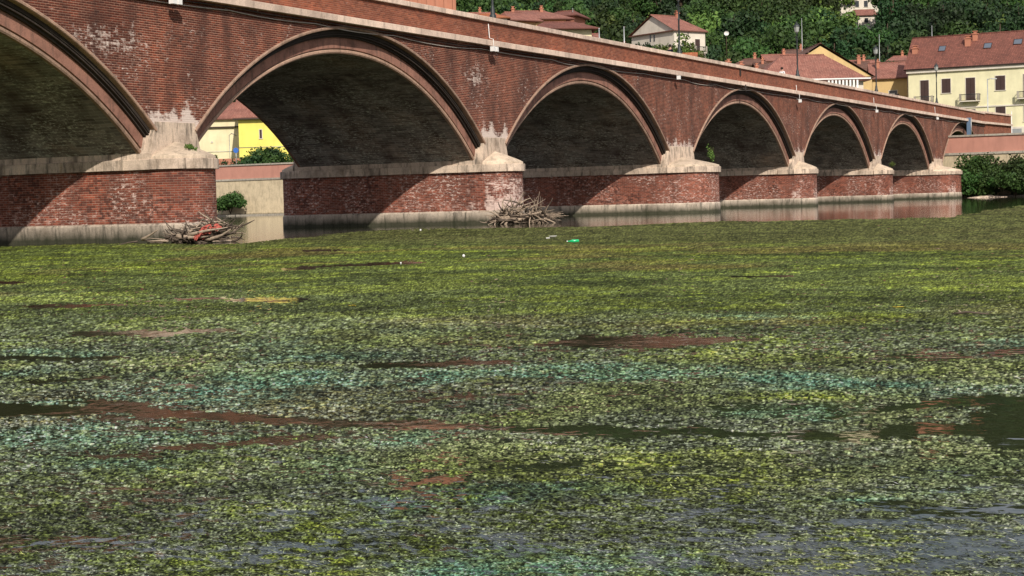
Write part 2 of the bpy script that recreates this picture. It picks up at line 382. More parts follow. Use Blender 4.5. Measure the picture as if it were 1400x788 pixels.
# stone string course and coping, block by block
def block_row(name, length, y0, y1, z0, z1, mat, x0=X0, x1=X1, gap=.008):
    n = int(round((x1-x0)/length)); L = (x1-x0)/n
    variants = []
    for v in range(3):
        m = MB(); e = .012
        poly = [(y0+e, z0), (y1, z0), (y1, z1), (y0+e, z1), (y0, z1-e), (y0, z0+e)]
        P0 = [(0+gap/2, p[0], p[1]) for p in poly]; P1 = [(L-gap/2, p[0], p[1]) for p in poly]
        k = len(poly)
        m.poly([P0[i] for i in range(k)]); m.poly([P1[i] for i in reversed(range(k))])
        for i in range(k): j = (i+1) % k; m.poly([P0[j], P0[i], P1[i], P1[j]])
        me = m.build(name, mat, bridge); variants.append(me)
    out = list(variants)
    for i in range(3, n):
        o = variants[i % 3].copy(); COL.objects.link(o); out.append(o)
    for i, o in enumerate(out):
        o.location = (x0+i*L-BO[0], random.uniform(-.004, .004), random.uniform(-.004, .004))
    return L
block_row('cornice_block', 3.4, -.34, .25, Z_BAND0, Z_BAND1, MAT['stone_cornice'])
block_row('coping_block', 3.4, -.20, .42, Z_COP0, Z_COP1, MAT['stone_cornice'])
m = MB(BO); m.box(X0, X1, DEPTH-.25, DEPTH+.34, Z_BAND0, Z_BAND1); m.box(X0, X1, DEPTH-.42, DEPTH+.2, Z_COP0, Z_COP1); m.build('far_side_mouldings', MAT['stone_cornice'], bridge)
for y0, y1 in ((-.07, .30), (DEPTH-.30, DEPTH+.07)):
    m = MB(BO); m.box(X0, X1, y0, y1, Z_BAND1, Z_COP0); m.build('parapet_wall', MAT['brick_parapet'], bridge)
m = MB(BO); m.box(X0, X1, .3, DEPTH-.3, 8.95, 9.3); m.build('roadway', MAT['wet'], bridge)
# drain spouts on the parapet
for px, py in ((1012, 99), (1015, 120)):
    p = at_y(px, py, -.1); m = MB(BO); m.box(p.x-.12, p.x+.12, -.36 if py > 110 else -.14, -.07 if py < 110 else -.3, p.z-.25, p.z+.2); m.build('drain_plate', MAT['ring'], bridge)

# arches
def arc_pts(c, t, n=56, Y=0.0, dz=0.0):
    cc = OUT_C+(IN_C-OUT_C)*t; R = OUT_R+(IN_R-OUT_R)*t; hx = 12.05+(11.7-12.05)*t; th = math.asin(hx/R)
    return [(c+R*math.sin(-th+2*th*k/n), Y, cc+R*math.cos(-th+2*th*k/n)) for k in range(n+1)], R*2*th
def sweep(m, c, prof, flipY=False):
    rows = []; us = []; acc = 0; prev = None
    for (t, Y) in prof:
        pts, L = arc_pts(c, t)
        if flipY: pts = [(p[0], DEPTH-Y, p[2]) for p in pts]
        else: pts = [(p[0], Y, p[2]) for p in pts]
        if prev is not None: acc += math.hypot((t-prev[0])*1.1, Y-prev[1])
        prev = (t, Y); rows.append(pts); us.append([(L*k/56, acc) for k in range(57)])
    m.grid(rows, us, smooth=False, flip=not flipY)
for ai, c in enumerate(arches):
    m = MB(BO); sweep(m, c, [(-.02, .02), (-.02, -.07), (.02, -.09), (.08, -.08), (.10, -.05), (.10, .16)])
    ar = m.build('archivolt', MAT['hood'], bridge)
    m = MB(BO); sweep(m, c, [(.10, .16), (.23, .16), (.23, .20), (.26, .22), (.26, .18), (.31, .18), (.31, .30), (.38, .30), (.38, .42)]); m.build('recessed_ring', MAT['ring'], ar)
    m = MB(BO); sweep(m, c, [(.38, .42), (.80, .42)]); m.build('fascia', MAT['fascia'], ar)
    m = MB(BO); sweep(m, c, [(.80, .42), (.80, .54), (.85, .54), (.85, .45), (.88, .42), (.95, .42), (1.0, .46), (1.0, .60)]); m.build('inner_moulding', MAT['hood'], ar)
    m = MB(BO); sweep(m, c, [(0, 0), (.1, 0), (.1, .2), (.4, .2), (.4, .3), (1, .3), (1, .44)], True); m.build('rear_archivolt', MAT['fascia'], ar)
    m = MB(BO); pts, L = arc_pts(c, 1.0); ny = 12
    rows = [[(p[0], .60+(DEPTH-1.04)*r/ny, p[2]) for p in pts] for r in range(ny+1)]
    us = [[(.60+(DEPTH-1.04)*r/ny, L*k/56) for k in range(57)] for r in range(ny+1)]
    m.grid(rows, us, flip=True); m.build('vault', MAT['brick_vault'], bridge)

# piers
def pier_outline(c, r, n=20, y0=0.0, y1=DEPTH):
    P = [(c+r*math.cos(PI+PI*k/n), y0+r*KN*math.sin(PI+PI*k/n)) for k in range(n+1)]
    P += [(c+r*math.cos(PI*k/n), y1+r*KN*math.sin(PI*k/n)) for k in range(n+1)]
    return P
def outline_at(c, r, s):           # walk the outline by arc length
    P = pier_outline(c, r, 40); P.append(P[0]); acc = 0
    for a, b in zip(P, P[1:]):
        L = math.hypot(b[0]-a[0], b[1]-a[1])
        if acc+L >= s: f = (s-acc)/max(L, 1e-6); return (a[0]+(b[0]-a[0])*f, a[1]+(b[1]-a[1])*f)
        acc += L
    return P[0]
def outline_len(c, r):
    P = pier_outline(c, r, 40); P.append(P[0]); return sum(math.hypot(b[0]-a[0], b[1]-a[1]) for a, b in zip(P, P[1:]))
for pi_, (a, b) in enumerate(piers):
    c = (a+b)/2; r = (b-a)/2+.25
    O = pier_outline(c, r, 22); m = MB(BO); O2 = O+[O[0]]; per = [0]
    for p, q in zip(O2, O2[1:]): per.append(per[-1]+math.hypot(q[0]-p[0], q[1]-p[1]))
    # subdivide the long sides so the stain attribute has somewhere to live
    PP = []; UU = []
    for i in range(len(O2)-1):
        L = per[i+1]-per[i]; n = max(1, int(L/.5))
        for k in range(n): PP.append((O2[i][0]+(O2[i+1][0]-O2[i][0])*k/n, O2[i][1]+(O2[i+1][1]-O2[i][1])*k/n)); UU.append(per[i]+L*k/n)
    PP.append(O2[-1]); UU.append(per[-1])
    NZ = 8; rows = []; us = []; A = []
    for k in range(NZ+1):
        z = .5+(2.7-.5)*k/NZ
        rows.append([(p[0], p[1], z) for p in PP]); us.append([(q, z) for q in UU])
        A.append([max(0, .35*(1-abs(z-.9)/.5) + (.9 if (p[0] > c+r*.80 and p[1] < .1) else 0) + (.28 if p[1] < .8 and math.sin(p[0]*2.1+pi_*1.7)*math.sin(p[1]*3+1+pi_) > .55 else 0)) + (.45 if pi_ == 2 and p[1] < 0 and z < 2.2 else 0) for p in PP])
    m.grid(rows, us, A); pier = m.build('pier', MAT['brick_pier'], bridge)
    m = MB(BO)
    O3 = pier_outline(c, r+.07, 22); m.prism(O3, -1.2, .58); O4 = pier_outline(c, r+.07, 22)
    m2 = m; n = len(O3)
    Ot = pier_outline(c, r, 22)
    for i in range(n):
        j = (i+1) % n
        m.poly([(O3[i][0], O3[i][1], .58), (O3[j][0], O3[j][1], .58), (Ot[j][0], Ot[j][1], .66), (Ot[i][0], Ot[i][1], .66)])
    m.build('plinth', MAT['plinth'], pier)
    # impost: one sub-part per stone block
    R1 = r+.15; Ltot = outline_len(c, R1); nb = max(6, int(round(Ltot/1.35)))
    for k in range(nb):
        s0 = Ltot*k/nb+.016; s1 = Ltot*(k+1)/nb-.016; q = 4; jz = random.uniform(-.006, .006); jo = random.uniform(-.01, .01)
        outer = [outline_at(c, R1+jo, s0*(1)+(s1-s0)*i/q) for i in range(q+1)]; inner = [outline_at(c, r-.25, outline_len(c, r-.25)*((s0+(s1-s0)*i/q)/Ltot)) for i in range(q+1)]
        m = MB(BO); z0, z1 = Z_IMP0+jz, Z_IMP1+jz; lip = .02
        m.grid([[(p[0], p[1], z0) for p in inner], [(p[0], p[1], z0) for p in outer], [(p[0], p[1], z1-lip) for p in outer], [(p[0]+(ip[0]-p[0])*.08, p[1]+(ip[1]-p[1])*.08, z1) for p, ip in zip(outer, inner)], [(p[0], p[1], z1) for p in inner]])
        for e in (0, q):
            pl = [(inner[e][0], inner[e][1], z0), (outer[e][0], outer[e][1], z0), (outer[e][0], outer[e][1], z1-lip), (inner[e][0], inner[e][1], z1)]
            m.poly(pl if e else pl[::-1])
        m.build('impost_block', MAT['stone'], pier)
    # springer stones carrying the arch ends
    for y0, y1 in ((-.03, .60), (DEPTH-.6, DEPTH+.03)):
        m = MB(BO); m.xprism([(a-.30, 2.9), (b+.30, 2.9), (b+.30, 3.17), (b+.02, 4.10), (b-.02, 4.30), (a+.02, 4.30), (a-.02, 4.10), (a-.30, 3.17)], y0, y1)
        m.build('springer', MAT['stone'], pier)
    m = MB(BO); m.box(a-.31, b+.31, .6, DEPTH-.6, 2.94, 3.19); m.build('skewback_course', MAT['stone'], pier)
    # rounded cutwater cap: low concave half cone
    for yc, a0 in ((0.0, PI), (DEPTH, 0.0)):
        m = MB(BO); q = 8; prof = []
        for k in range(q+1):
            f = k/q; prof.append((r*(1-f)+.02, .0+.10+(.95*(f**.8)) if k else .0))
        prof = [(r+.03, -.02), (r+.03, .10)]+[((r+.0)*(1-f)+.02, .10+.56*f**.85) for f in [i/q for i in range(1, q+1)]]
        m.lathe((c, yc, Z_IMP1), prof, 20, a0, a0+PI, 1, KN, smooth=True); m.build('cutwater_cap', MAT['cap'], pier)
# left abutment (out of frame) closes the bridge against the bank
# cable slung under the string course
m = MB(BO); pts = []
x = 30.0
while x < 211:
    L = random.uniform(5, 9); sg = random.uniform(.05, .16)
    for k in range(6):
        f = k/6; pts.append((x+L*f, -.06, 8.66-sg*4*f*(1-f)))
    x += L
m.tube(pts, .022, 5); m.build('cable', MAT['cable'], bridge)
m = MB(BO); m.tube([(p[0]+.4, -.16, p[2]+.13+.02*math.sin(p[0])) for p in pts[::2]], .016, 5); m.build('cable', MAT['metal_dark'], bridge)
# flared wing wall at the far end
P0 = Vector((X1, -.05, 0)); P1 = Vector((227.5, -1.1, 0))
dv = (P1-P0).normalized(); nv = Vector((-dv.y, dv.x, 0))
def wall_between(m, A_, B_, th, z0, z1, off=0.0):
    d = (B_-A_).normalized(); n_ = Vector((-d.y, d.x, 0)); a = A_-n_*off; b = B_-n_*off
    m.prism([(a.x, a.y), (b.x, b.y), (b.x+n_.x*(th+off), b.y+n_.y*(th+off)), (a.x+n_.x*(th+off), a.y+n_.y*(th+off))], z0, z1)
m = MB(BO); wall_between(m, P0, P1, .4, 3.0, 8.9); m.build('wing_wall', MAT['brick_parapet'], bridge)
m = MB(BO); wall_between(m, P0, P1, .4, 8.9, 9.15, .25); wall_between(m, P0, P1, .4, 10.2, 10.42, .1); m.build('wing_moulding', MAT['stone_cornice'], bridge)
m = MB(BO); wall_between(m, P0, P1, .36, 9.15, 10.2, -.03); m.build('wing_parapet', MAT['brick_parapet'], bridge)

# ------------------------------------------------------------------ ground, water, hill
def noise2(x, y, seed=0):
    xi = np.floor(x).astype(np.int64); yi = np.floor(y).astype(np.int64); xf = x-xi; yf = y-yi
    def h(a, b):
        n = (a*374761393 + b*668265263 + seed*1442695041) & 0xffffffff
        n = ((n ^ (n >> 13))*1274126177) & 0xffffffff
        return ((n ^ (n >> 16)) & 0xffff)/65535.0
    u_ = xf*xf*(3-2*xf); v_ = yf*yf*(3-2*yf)
    return (h(xi, yi)*(1-u_)+h(xi+1, yi)*u_)*(1-v_)+(h(xi, yi+1)*(1-u_)+h(xi+1, yi+1)*u_)*v_
def fbm(x, y, sc, oct=4, seed=0, gain=.5):
    s = 0; a = 1; t = 0
    for o in range(oct):
        ca, sa = math.cos(o*1.1+.3), math.sin(o*1.1+.3)
        s = s+a*noise2((x*ca-y*sa)*sc+17.3*o, (x*sa+y*ca)*sc-9.1*o, seed+o*7); t += a; a *= gain; sc *= 2.03
    return s/t
f2 = Vector((math.cos(YAW), math.sin(YAW), 0)); r2 = Vector((math.sin(YAW), -math.cos(YAW), 0))
BANK_X = 192.0
def hill_z(x, y):
    d = x*f2.x+(y-CAM.y)*f2.y; l = x*r2.x+(y-CAM.y)*r2.y
    base = np.where(x < 300, 6.7+np.clip((x-200)/60, 0, 1)*2.2, 8.9)
    n = (fbm(x, y, 1/90., 3, 5)-.5)*26
    h = base+np.clip(d-305, 0, 330)*(.285+.02*np.sin(l/70.))+np.clip((d-305)/120, 0, 1)*n
    return h
# far bank and hill as one sheet; the river bed and near bank as another
N1, N2 = 150, 150
dd = np.concatenate([np.linspace(0, 1, N1)]); XX, LL = np.meshgrid(np.linspace(BANK_X+.35, 900, N1), np.linspace(-330, 520, N2), indexing='ij')
ZZ = hill_z(XX, LL)
v = np.stack([XX, LL, ZZ], -1).reshape(-1, 3)
idx = np.arange(N1*N2).reshape(N1, N2); fc = np.stack([idx[:-1, :-1], idx[1:, :-1], idx[1:, 1:], idx[:-1, 1:]], -1).reshape(-1, 4)
me = bpy.data.meshes.new('hillside'); me.from_pydata(v.tolist(), [], fc.tolist())
t = NT('hill_ground'); ob = t.coord('Object')
me.materials.append(t.fin(t.mix(t.noise(ob, .05, 5), (.02, .035, .010), (.06, .075, .025)), .95, .1)); me.polygons.foreach_set('use_smooth', [True]*len(fc))
o = bpy.data.objects.new('hillside', me); COL.objects.link(o); tag(o, kind='structure')
m = MB(); m.poly([(-1500, -1500, -1.0), (2500, -1500, -1.0), (2500, 2500, -1.0), (-1500, 2500, -1.0)])
o = m.build('ground', plain_mat('river_bed_mud', (.03, .028, .018), .9, .2)); tag(o, kind='structure')
m = MB()
for (xa, xb, za, zb) in ((1.2, 2.6, .25, -.9), (-300, 1.2, .6, .25)):
    m.poly([(xa, -900, za), (xb, -900, zb), (xb, 900, zb), (xa, 900, za)])
o = m.build('near_bank', stone_mat('bank_earth', (.10, .085, .05), .5, .3)); tag(o, kind='structure')
# water
t = NT('river_water'); ob = t.coord('Object', (1, 1, 1))
w1 = t.noise(ob, 1.6, 3, .5); w2 = t.noise(ob, 7.0, 2, .5)
t.bump(t.math('ADD', w1, t.math('MULTIPLY', w2, .22)), .16, .05)
wm = t.fin((.022, .026, .012), .03, .5); t.b.inputs['IOR'].default_value = 1.33
m = MB(); m.poly([(1.5, -900, 0), (BANK_X+.4, -900, 0), (BANK_X+.4, 900, 0), (1.5, 900, 0)])
o = m.build('river', wm); tag(o, kind='structure')

# ------------------------------------------------------------------ floating weed mat
# polar grid round the near bank, so that near weed is fine and far weed coarse; all noise is in metres
NR, NA = 740, 1300
ir = np.linspace(1/4.3, 1/215., NR); r_ = 1/ir
sk = .341+.66*np.linspace(0, 1, 130)**1.9
ang = np.concatenate([-sk[::-1], np.linspace(-.34, .34, NA-260), sk])   # coarser out of the frame
RR, AA = np.meshgrid(r_, ang, indexing='ij')
jx = (rng.random(RR.shape)-.5)
TH = YAW-AA
X = RR*np.cos(TH); Y = CAM.y+RR*np.sin(TH)
# bearing / depression co-ordinates used to lay out the open leads seen in the photograph
dx = X-CAM.x; dy = Y-CAM.y; dz = -CAM.z
fd = dx*fw.x+dy*fw.y+dz*fw.z
PX = 700+F_PX*(dx*rt2.x+dy*rt2.y+dz*rt2.z)/fd; PY = 394-F_PX*(dx*up2.x+dy*up2.y+dz*up2.z)/fd
wx = (fbm(X, Y, 1.1, 3, 31)-.5); wy = (fbm(X, Y, 4.0, 5, 47, .65)-.5)*1.5
leads = [  # polyline of (px, py, half height), strength
 ([(-60, 562, 9), (60, 560, 10), (110, 560, 10), (170, 559, 10), (215, 566, 7), (330, 572, 5), (450, 578, 5), (560, 582, 5), (700, 585, 4), (760, 588, 6), (850, 591, 7), (950, 592, 6), (1050, 594, 5), (1150, 594, 6), (1270, 590, 7), (1320, 588, 8), (1345, 582, 22), (1370, 582, 29), (1480, 580, 34)], 1.0),
 ([(1150, 572, 3), (1200, 560, 4), (1260, 552, 5), (1330, 548, 6), (1420, 556, 12)], 1.0),
 ([(235, 614, 3), (330, 607, 5), (350, 600, 7), (400, 600, 6), (430, 598, 3)], .38), ([(120, 626, 4), (190, 623, 4)], .3), ([(130, 590, 3), (230, 586, 3)], .2),
 ([(750, 471, 2), (800, 466, 7), (840, 465, 8), (880, 470, 9), (960, 467, 6), (1025, 464, 2)], 1.0),
 ([(128, 457, 3), (200, 456, 4), (295, 452, 3)], 1.0), ([(525, 501, 4), (562, 500, 4), (600, 498, 3), (680, 495, 3)], .9), ([(-20, 490, 3), (60, 489, 3), (110, 492, 4), (155, 488, 2)], .9),
 ([(395, 368, 1.8), (470, 363, 2), (565, 359, 1.6)], 1.0), ([(50, 419, 2), (108, 418, 2)], .9), ([(320, 411, 2), (345, 410, 3), (396, 410, 2.5)], .8), ([(255, 409, 2), (300, 408, 2)], .6),
 ([(610, 657, 7), (660, 648, 8), (730, 640, 7)], .32), ([(560, 548, 4), (640, 543, 4), (720, 538, 3)], .35), ([(1205, 491, 4), (1290, 488, 5)], .35), ([(1010, 378, 1.5), (1075, 377, 1.5)], .8),
 ([(1380, 482, 4), (1430, 480, 5)], .8), ([(-20, 387, 1.5), (25, 387, 1.5)], .9), ([(120, 417, 1), (160, 417, 1)], .6), ([(420, 343, 1.2), (460, 342, 1.2)], .7), ([(60, 522, 3), (130, 518, 3)], .5),
 ([(80, 740, 6), (140, 736, 6)], .5), ([(-20, 735, 14), (60, 745, 14)], .25), ([(140, 668, 2), (200, 670, 2)], .7),
 ([(400, 745, 9), (560, 752, 10)], .18), ([(250, 770, 9), (330, 765, 8)], .15), ([(1240, 695, 8), (1360, 700, 10)], .42), ([(1170, 716, 6), (1230, 712, 6)], .35), ([(1350, 750, 12), (1430, 740, 20)], .32), ([(1280, 770, 8), (1330, 762, 7)], .28),
 ([(960, 700, 6), (1010, 690, 6)], .15), ([(440, 640, 8), (520, 660, 9)], .16), ([(600, 760, 8), (700, 750, 10)], .16), ([(640, 470, 4), (760, 480, 4)], .12), ([(1000, 560, 6), (1180, 556, 6)], .15)]
lead = np.zeros_like(PX)
for pl, st in leads:
    best = np.full_like(PX, 99.0)
    x0, x1 = pl[0][0], pl[-1][0]
    xp = [p[0] for p in pl]
    qx = PX+wx*26
    yc = np.interp(qx, xp, [p[1] for p in pl]); hh = np.interp(qx, xp, [p[2] for p in pl])
    e = np.maximum(0, np.maximum(x0-qx, qx-x1))
    d = np.sqrt((PY+wy*hh*2.2-yc)**2+(e*.12)**2)/np.maximum(hh, 1)
    lead = np.maximum(lead, st*np.clip((1.28-d)*1.25, 0, 1))
# edge of the mat towards the bridge
ex = [-200, 0, 180, 240, 330, 390, 480, 600, 700, 900, 1000, 1100, 1200, 1300, 1345, 1400, 1600]
ey = [336, 336, 333, 334, 334, 325, 317, 311.5, 311, 306, 303, 301, 299, 295, 287, 281, 276]
yedge = np.interp(PX, ex, ey)+(fbm(X*.25, Y, .35, 3, 77)-.5)*7
edge = np.clip((yedge-PY)/3.5+.5, 0, 1)
near = np.clip((PY-330)/300, 0, 1)
YS = Y*.55                                          # strands lie along the current
h = .4*fbm(X, YS, 14.0, 3, 1, .6)+.6*fbm(X, YS, 40.0, 2, 2, .6)                        # clumps of ~10 cm with fine frills
hb = fbm(X, YS, .9, 4, 11); hm = fbm(X, YS, 4.0, 4, 21, .6)
def fleck(k):                                       # flecks k columns wide, shifted row by row
    g = np.repeat(rng.random((NR, NA//k+3)), k, axis=1); sh = rng.integers(0, k, NR)
    return np.stack([g[i, sh[i]:sh[i]+NA] for i in range(NR)])
frill = np.where(near > .35, fleck(4)*.4+fleck(2)*.6, fleck(3)*.45+fleck(1)*.55); frill = np.clip((frill-.5)*1.45+.5, 0, 1)
cov = .47-.30*(hb-.5)*near-.10*near                   # how much weed shows above the water
n2 = np.clip((PY-400)/150, 0, 1)
thr = .25+.06*n2+.125*np.clip((PY-300)/180, 0, 1)+.015*np.clip((PY-640)/120, 0, 1)+(.5-hb)*.20*near+(.5-hm)*.22*np.clip(near*1.6, .25, 1)
amp = .036*np.clip(RR/9, .6, 1.0)
smoothzone = np.clip((342-PY)/14, 0, 1)
z = amp*(h-thr-lead*.6-edge*.9)+(frill-.5)*np.clip(RR*.00028, .0008, .005)*(1-.6*smoothzone)*(lead < .6)*(edge < .5)
z = np.clip(z, -.06, .008)
z = np.where((X > BANK_X-.5) | ((Y > 3) & (np.abs(AA) > .34)), -.06, z)
P = np.stack([X, Y, z], -1).reshape(-1, 3).astype(np.float32)
ok = (z > -.012)
keep = ok[:-1, :-1] | ok[1:, :-1] | ok[1:, 1:] | ok[:-1, 1:]
idx = np.arange(NR*NA).reshape(NR, NA)
fc = np.stack([idx[:-1, :-1], idx[:-1, 1:], idx[1:, 1:], idx[1:, :-1]], -1)[keep]
used = np.zeros(NR*NA, bool); used[fc.ravel()] = True; remap = np.cumsum(used)-1
# colours: the weed's own (yellow-green, olive, grey-green, turquoise bloom)
def lerp(a, b, t): return a*(1-t[..., None])+np.array(b)*t[..., None]
olive = np.array((.082, .108, .026)); col = np.ones(X.shape+(3,))*olive
c1 = fbm(X, Y, .22, 4, 101); c2 = fbm(X, Y, .9, 5, 131, .62); c3 = fbm(X*.5, Y, .4, 3, 151); c4 = fbm(X, Y, 4.5, 3, 171)
sm = lambda a, lo, hi: np.clip((a-lo)/(hi-lo), 0, 1)
col = lerp(col, (.145, .18, .028), sm(c2, .48, .66)*.7)
col = lerp(col, (.22, .29, .03), sm(c2*.35+c4*.65, .55, .68)*.6)
col = lerp(col, (.125, .155, .075), near*.8*sm(c3, .3, .55))
col = lerp(col, (.15, .105, .035), sm(c1, .58, .70)*.5)
teal = sm(fbm(X, Y, .8, 4, 191), .60, .74)*.7*np.clip((PY-430)/90, 0, 1)
for (a, b, ww, hh, s) in ((300, 540, 130, 16, .9), (200, 575, 120, 9, .7), (560, 598, 60, 12, .9), (700, 678, 60, 12, .8), (470, 640, 60, 14, .6), (1060, 434, 80, 4, 1.0), (1190, 530, 180, 8, .9), (1320, 640, 120, 14, .6), (1390, 470, 60, 8, .7), (1180, 685, 50, 6, .7), (340, 605, 60, 10, .4), (150, 635, 110, 14, .5)):
    teal = np.maximum(teal, .8*s*np.exp(-((PX+wx*60-a)/ww)**2-((PY+wy*14-b)/hh)**2)*np.clip(c4*2.2-.3, .2, 1.2))
col = lerp(col, (.20, .34, .24), np.clip(teal*.6*(.2+c4*1.2), 0, 1)*.75)
for (a, b, ww, hh, s) in ((1180, 745, 90, 20, .8), (1080, 543, 80, 5, 1.0), (340, 700, 80, 10, .5), (700, 570, 50, 6, .6), (620, 683, 70, 10, .6), (1040, 480, 120, 15, .5), (130, 690, 60, 10, .4)):
    col = lerp(col, (.27, .36, .02), s*.8*np.exp(-((PX-a)/ww)**2-((PY-b)/hh)**2)*(.4+.9*c4))
lowl = (1-sm(h-thr, .0, .22))*np.clip((PY-380)/120, 0, 1)
film = np.ones(X.shape+(3,))*np.array((.16, .185, .135)); film = lerp(film, (.10, .30, .19), np.clip(teal*1.25, 0, 1)); film = lerp(film, (.17, .20, .045), sm(c2, .5, .7)*.6)
col = col*(1-.85*lowl[..., None])+film*(.85*lowl[..., None])
col = lerp(col, (.085, .092, .030), smoothzone*.85)
cmix = np.clip((PY-330)/170, 0, 1)[..., None]; streak = np.clip(.45+1.1*fbm(X, Y*.28, .8, 4, 211, .6), .5, 1.5)[..., None]
col = col*((.42+.84*frill[..., None])*(1-cmix)+(.08+2.6*frill[..., None]**2.6)*cmix)*streak*np.array((.93, .90, .95))*(.35+1.3*fbm(X, Y, 2.3, 4, 61, .6))[..., None]*np.clip(.6+(rng.random(RR.shape)-.2), .3, 1.5)[..., None]*1.25
col = lerp(col, (.035, .04, .02), np.clip(lead*1.3-.2, 0, 1)*.8)
colr = np.concatenate([np.clip(col, .005, .6), np.ones(X.shape+(1,))], -1).reshape(-1, 4)[used].astype(np.float32)
V = P[used]; fc = remap[fc]
me = bpy.data.meshes.new('floating_weed'); nv_, nf = len(V), len(fc)
me.vertices.add(nv_); me.vertices.foreach_set('co', V.ravel()); me.loops.add(nf*4); me.loops.foreach_set('vertex_index', fc.ravel().astype(np.int32))
me.polygons.add(nf); me.polygons.foreach_set('loop_start', np.arange(nf, dtype=np.int32)*4); me.update(calc_edges=True)
ca = me.color_attributes.new('weed_colour', 'FLOAT_COLOR', 'POINT'); ca.data.foreach_set('color', colr.ravel())
t = NT('floating_weed'); wc = t.n('ShaderNodeAttribute', attribute_name='weed_colour').outputs['Color']
t.bump(t.noise(t.coord('Object'), 60, 3, .7), .5, .01); me.materials.append(t.fin(wc, .9, .03))
o = bpy.data.objects.new('floating_weed', me); COL.objects.link(o)
tag(o, 'mat of yellow-green and turquoise water weed covering the river surface', 'water weed', kind='stuff')
# crisp leaflets standing out of the near weed
NL = 230000
rl = 1/(rng.random(NL)*(1/4.4-1/17.)+1/17.); al = (rng.random(NL)-.5)*.67
ii = np.clip(np.searchsorted(-ir, -1/rl), 0, NR-1); jj = np.clip(np.searchsorted(ang, al), 0, NA-1)
sel = (z[ii, jj] > -.004); ii, jj, rl, al = ii[sel], jj[sel], rl[sel], al[sel]
lx = rl*np.cos(YAW-al); ly = CAM.y+rl*np.sin(YAW-al); lz = np.maximum(z[ii, jj], 0)+rng.random(len(rl))*.004
n_ = len(rl); a_ = rng.random(n_)*2*PI; L_ = (.005+.016*rng.random(n_)**2)*np.clip(rl/6, .8, 2.0); wv = (.0008+.0016*rng.random(n_))*np.clip(rl/6, .8, 2.2); tl = rng.random(n_)**2*.35*L_; a_ = PI/2+rng.normal(size=n_)*.55
ca_, sa_ = np.cos(a_), np.sin(a_)
A1 = np.stack([lx-ca_*L_, ly-sa_*L_, lz], -1); A2 = np.stack([lx-sa_*wv, ly+ca_*wv, lz+tl*.5], -1); A3 = np.stack([lx+ca_*L_, ly+sa_*L_, lz+tl], -1); A4 = np.stack([lx+sa_*wv, ly-ca_*wv, lz+tl*.5], -1)
V = np.stack([A1, A2, A3, A4], 1).reshape(-1, 3).astype(np.float32)
me = bpy.data.meshes.new('weed_leaflets'); me.vertices.add(4*n_); me.vertices.foreach_set('co', V.ravel()); me.loops.add(4*n_); me.loops.foreach_set('vertex_index', np.arange(4*n_, dtype=np.int32))
me.polygons.add(n_); me.polygons.foreach_set('loop_start', np.arange(n_, dtype=np.int32)*4); me.update(calc_edges=True)
kk = rng.random((n_, 1)); lc = col[ii, jj]*np.where(kk < .55, .25, np.where(kk < .88, 1.0, 2.2))*np.array((1.05, 1.08, .9)); lc = np.concatenate([np.clip(lc, .005, .6), np.ones((n_, 1))], -1).repeat(4, 0).astype(np.float32)
ca = me.color_attributes.new('weed_colour', 'FLOAT_COLOR', 'POINT'); ca.data.foreach_set('color', lc.ravel())
t = NT('weed_leaflet'); me.materials.append(t.fin(t.n('ShaderNodeAttribute', attribute_name='weed_colour').outputs['Color'], .7, .08))
o = bpy.data.objects.new('weed_leaflets', me); COL.objects.link(o); tag(o, 'tiny green leaflets of water weed in the foreground of the river', 'water weed', kind='stuff')

# ------------------------------------------------------------------ driftwood piles
def branch_mb(p, d, L, r0, bend, seg=5, sides=5):
    p = Vector(p); d = Vector(d).normalized(); pts = [p]; cur = d
    side = Vector((random.uniform(-1, 1), random.uniform(-1, 1), random.uniform(-.6, .8))).normalized()
    for k in range(seg):
        cur = (cur+side*bend/seg+Vector([random.uniform(-.12, .12) for _ in range(3)])).normalized(); pts.append(pts[-1]+cur*L/seg)
    m = MB(); m.tube(pts, [r0*(1-.75*k/seg) for k in range(seg+1)], sides); return m
def drift_pile(root, mats, spec, n):
    for i in range(n):
        p, d, L, r0, bend = spec(i); m = branch_mb(p, d, L, r0, bend); m.build('branch', MAT[mats[0] if random.random() < mats[2] else mats[1]], root)
c1p = on_water(272, 332); c1p.z = 0
pile1 = empty('driftwood_pile', c1p, 'dark tangle of driftwood with a red rag caught at the pier on the left', 'driftwood')
def spec1(i):
    x = random.gauss(0, 1); px = max(-1.3, min(1.15, x*.62))
    hmax = max(.12, .80-.45*abs(px-.55)); h = random.uniform(0, hmax)
    base = r2*px*1.0+f2*random.uniform(-.5, .6)
    if i < 6: base = r2*random.uniform(-2.1, -1.0)+f2*random.uniform(-.3, .3); h = random.uniform(.0, .25)
    d = r2*random.choice((-1, 1))*random.uniform(.5, 1)+f2*random.uniform(-.6, .6)+Vector((0, 0, random.uniform(-.15, .4)))
    return Vector((base.x, base.y, h)), d, random.uniform(.35, .9), random.uniform(.018, .06), random.uniform(.3, 2.0)
drift_pile(pile1, ('driftwood', 'driftwood_dark', .3), spec1, 190)
c2p = on_water(712, 306); c2p.z = 0
pile2 = empty('driftwood_pile', c2p, 'pale bleached driftwood heap with upright twigs against the second pier from the left', 'driftwood')
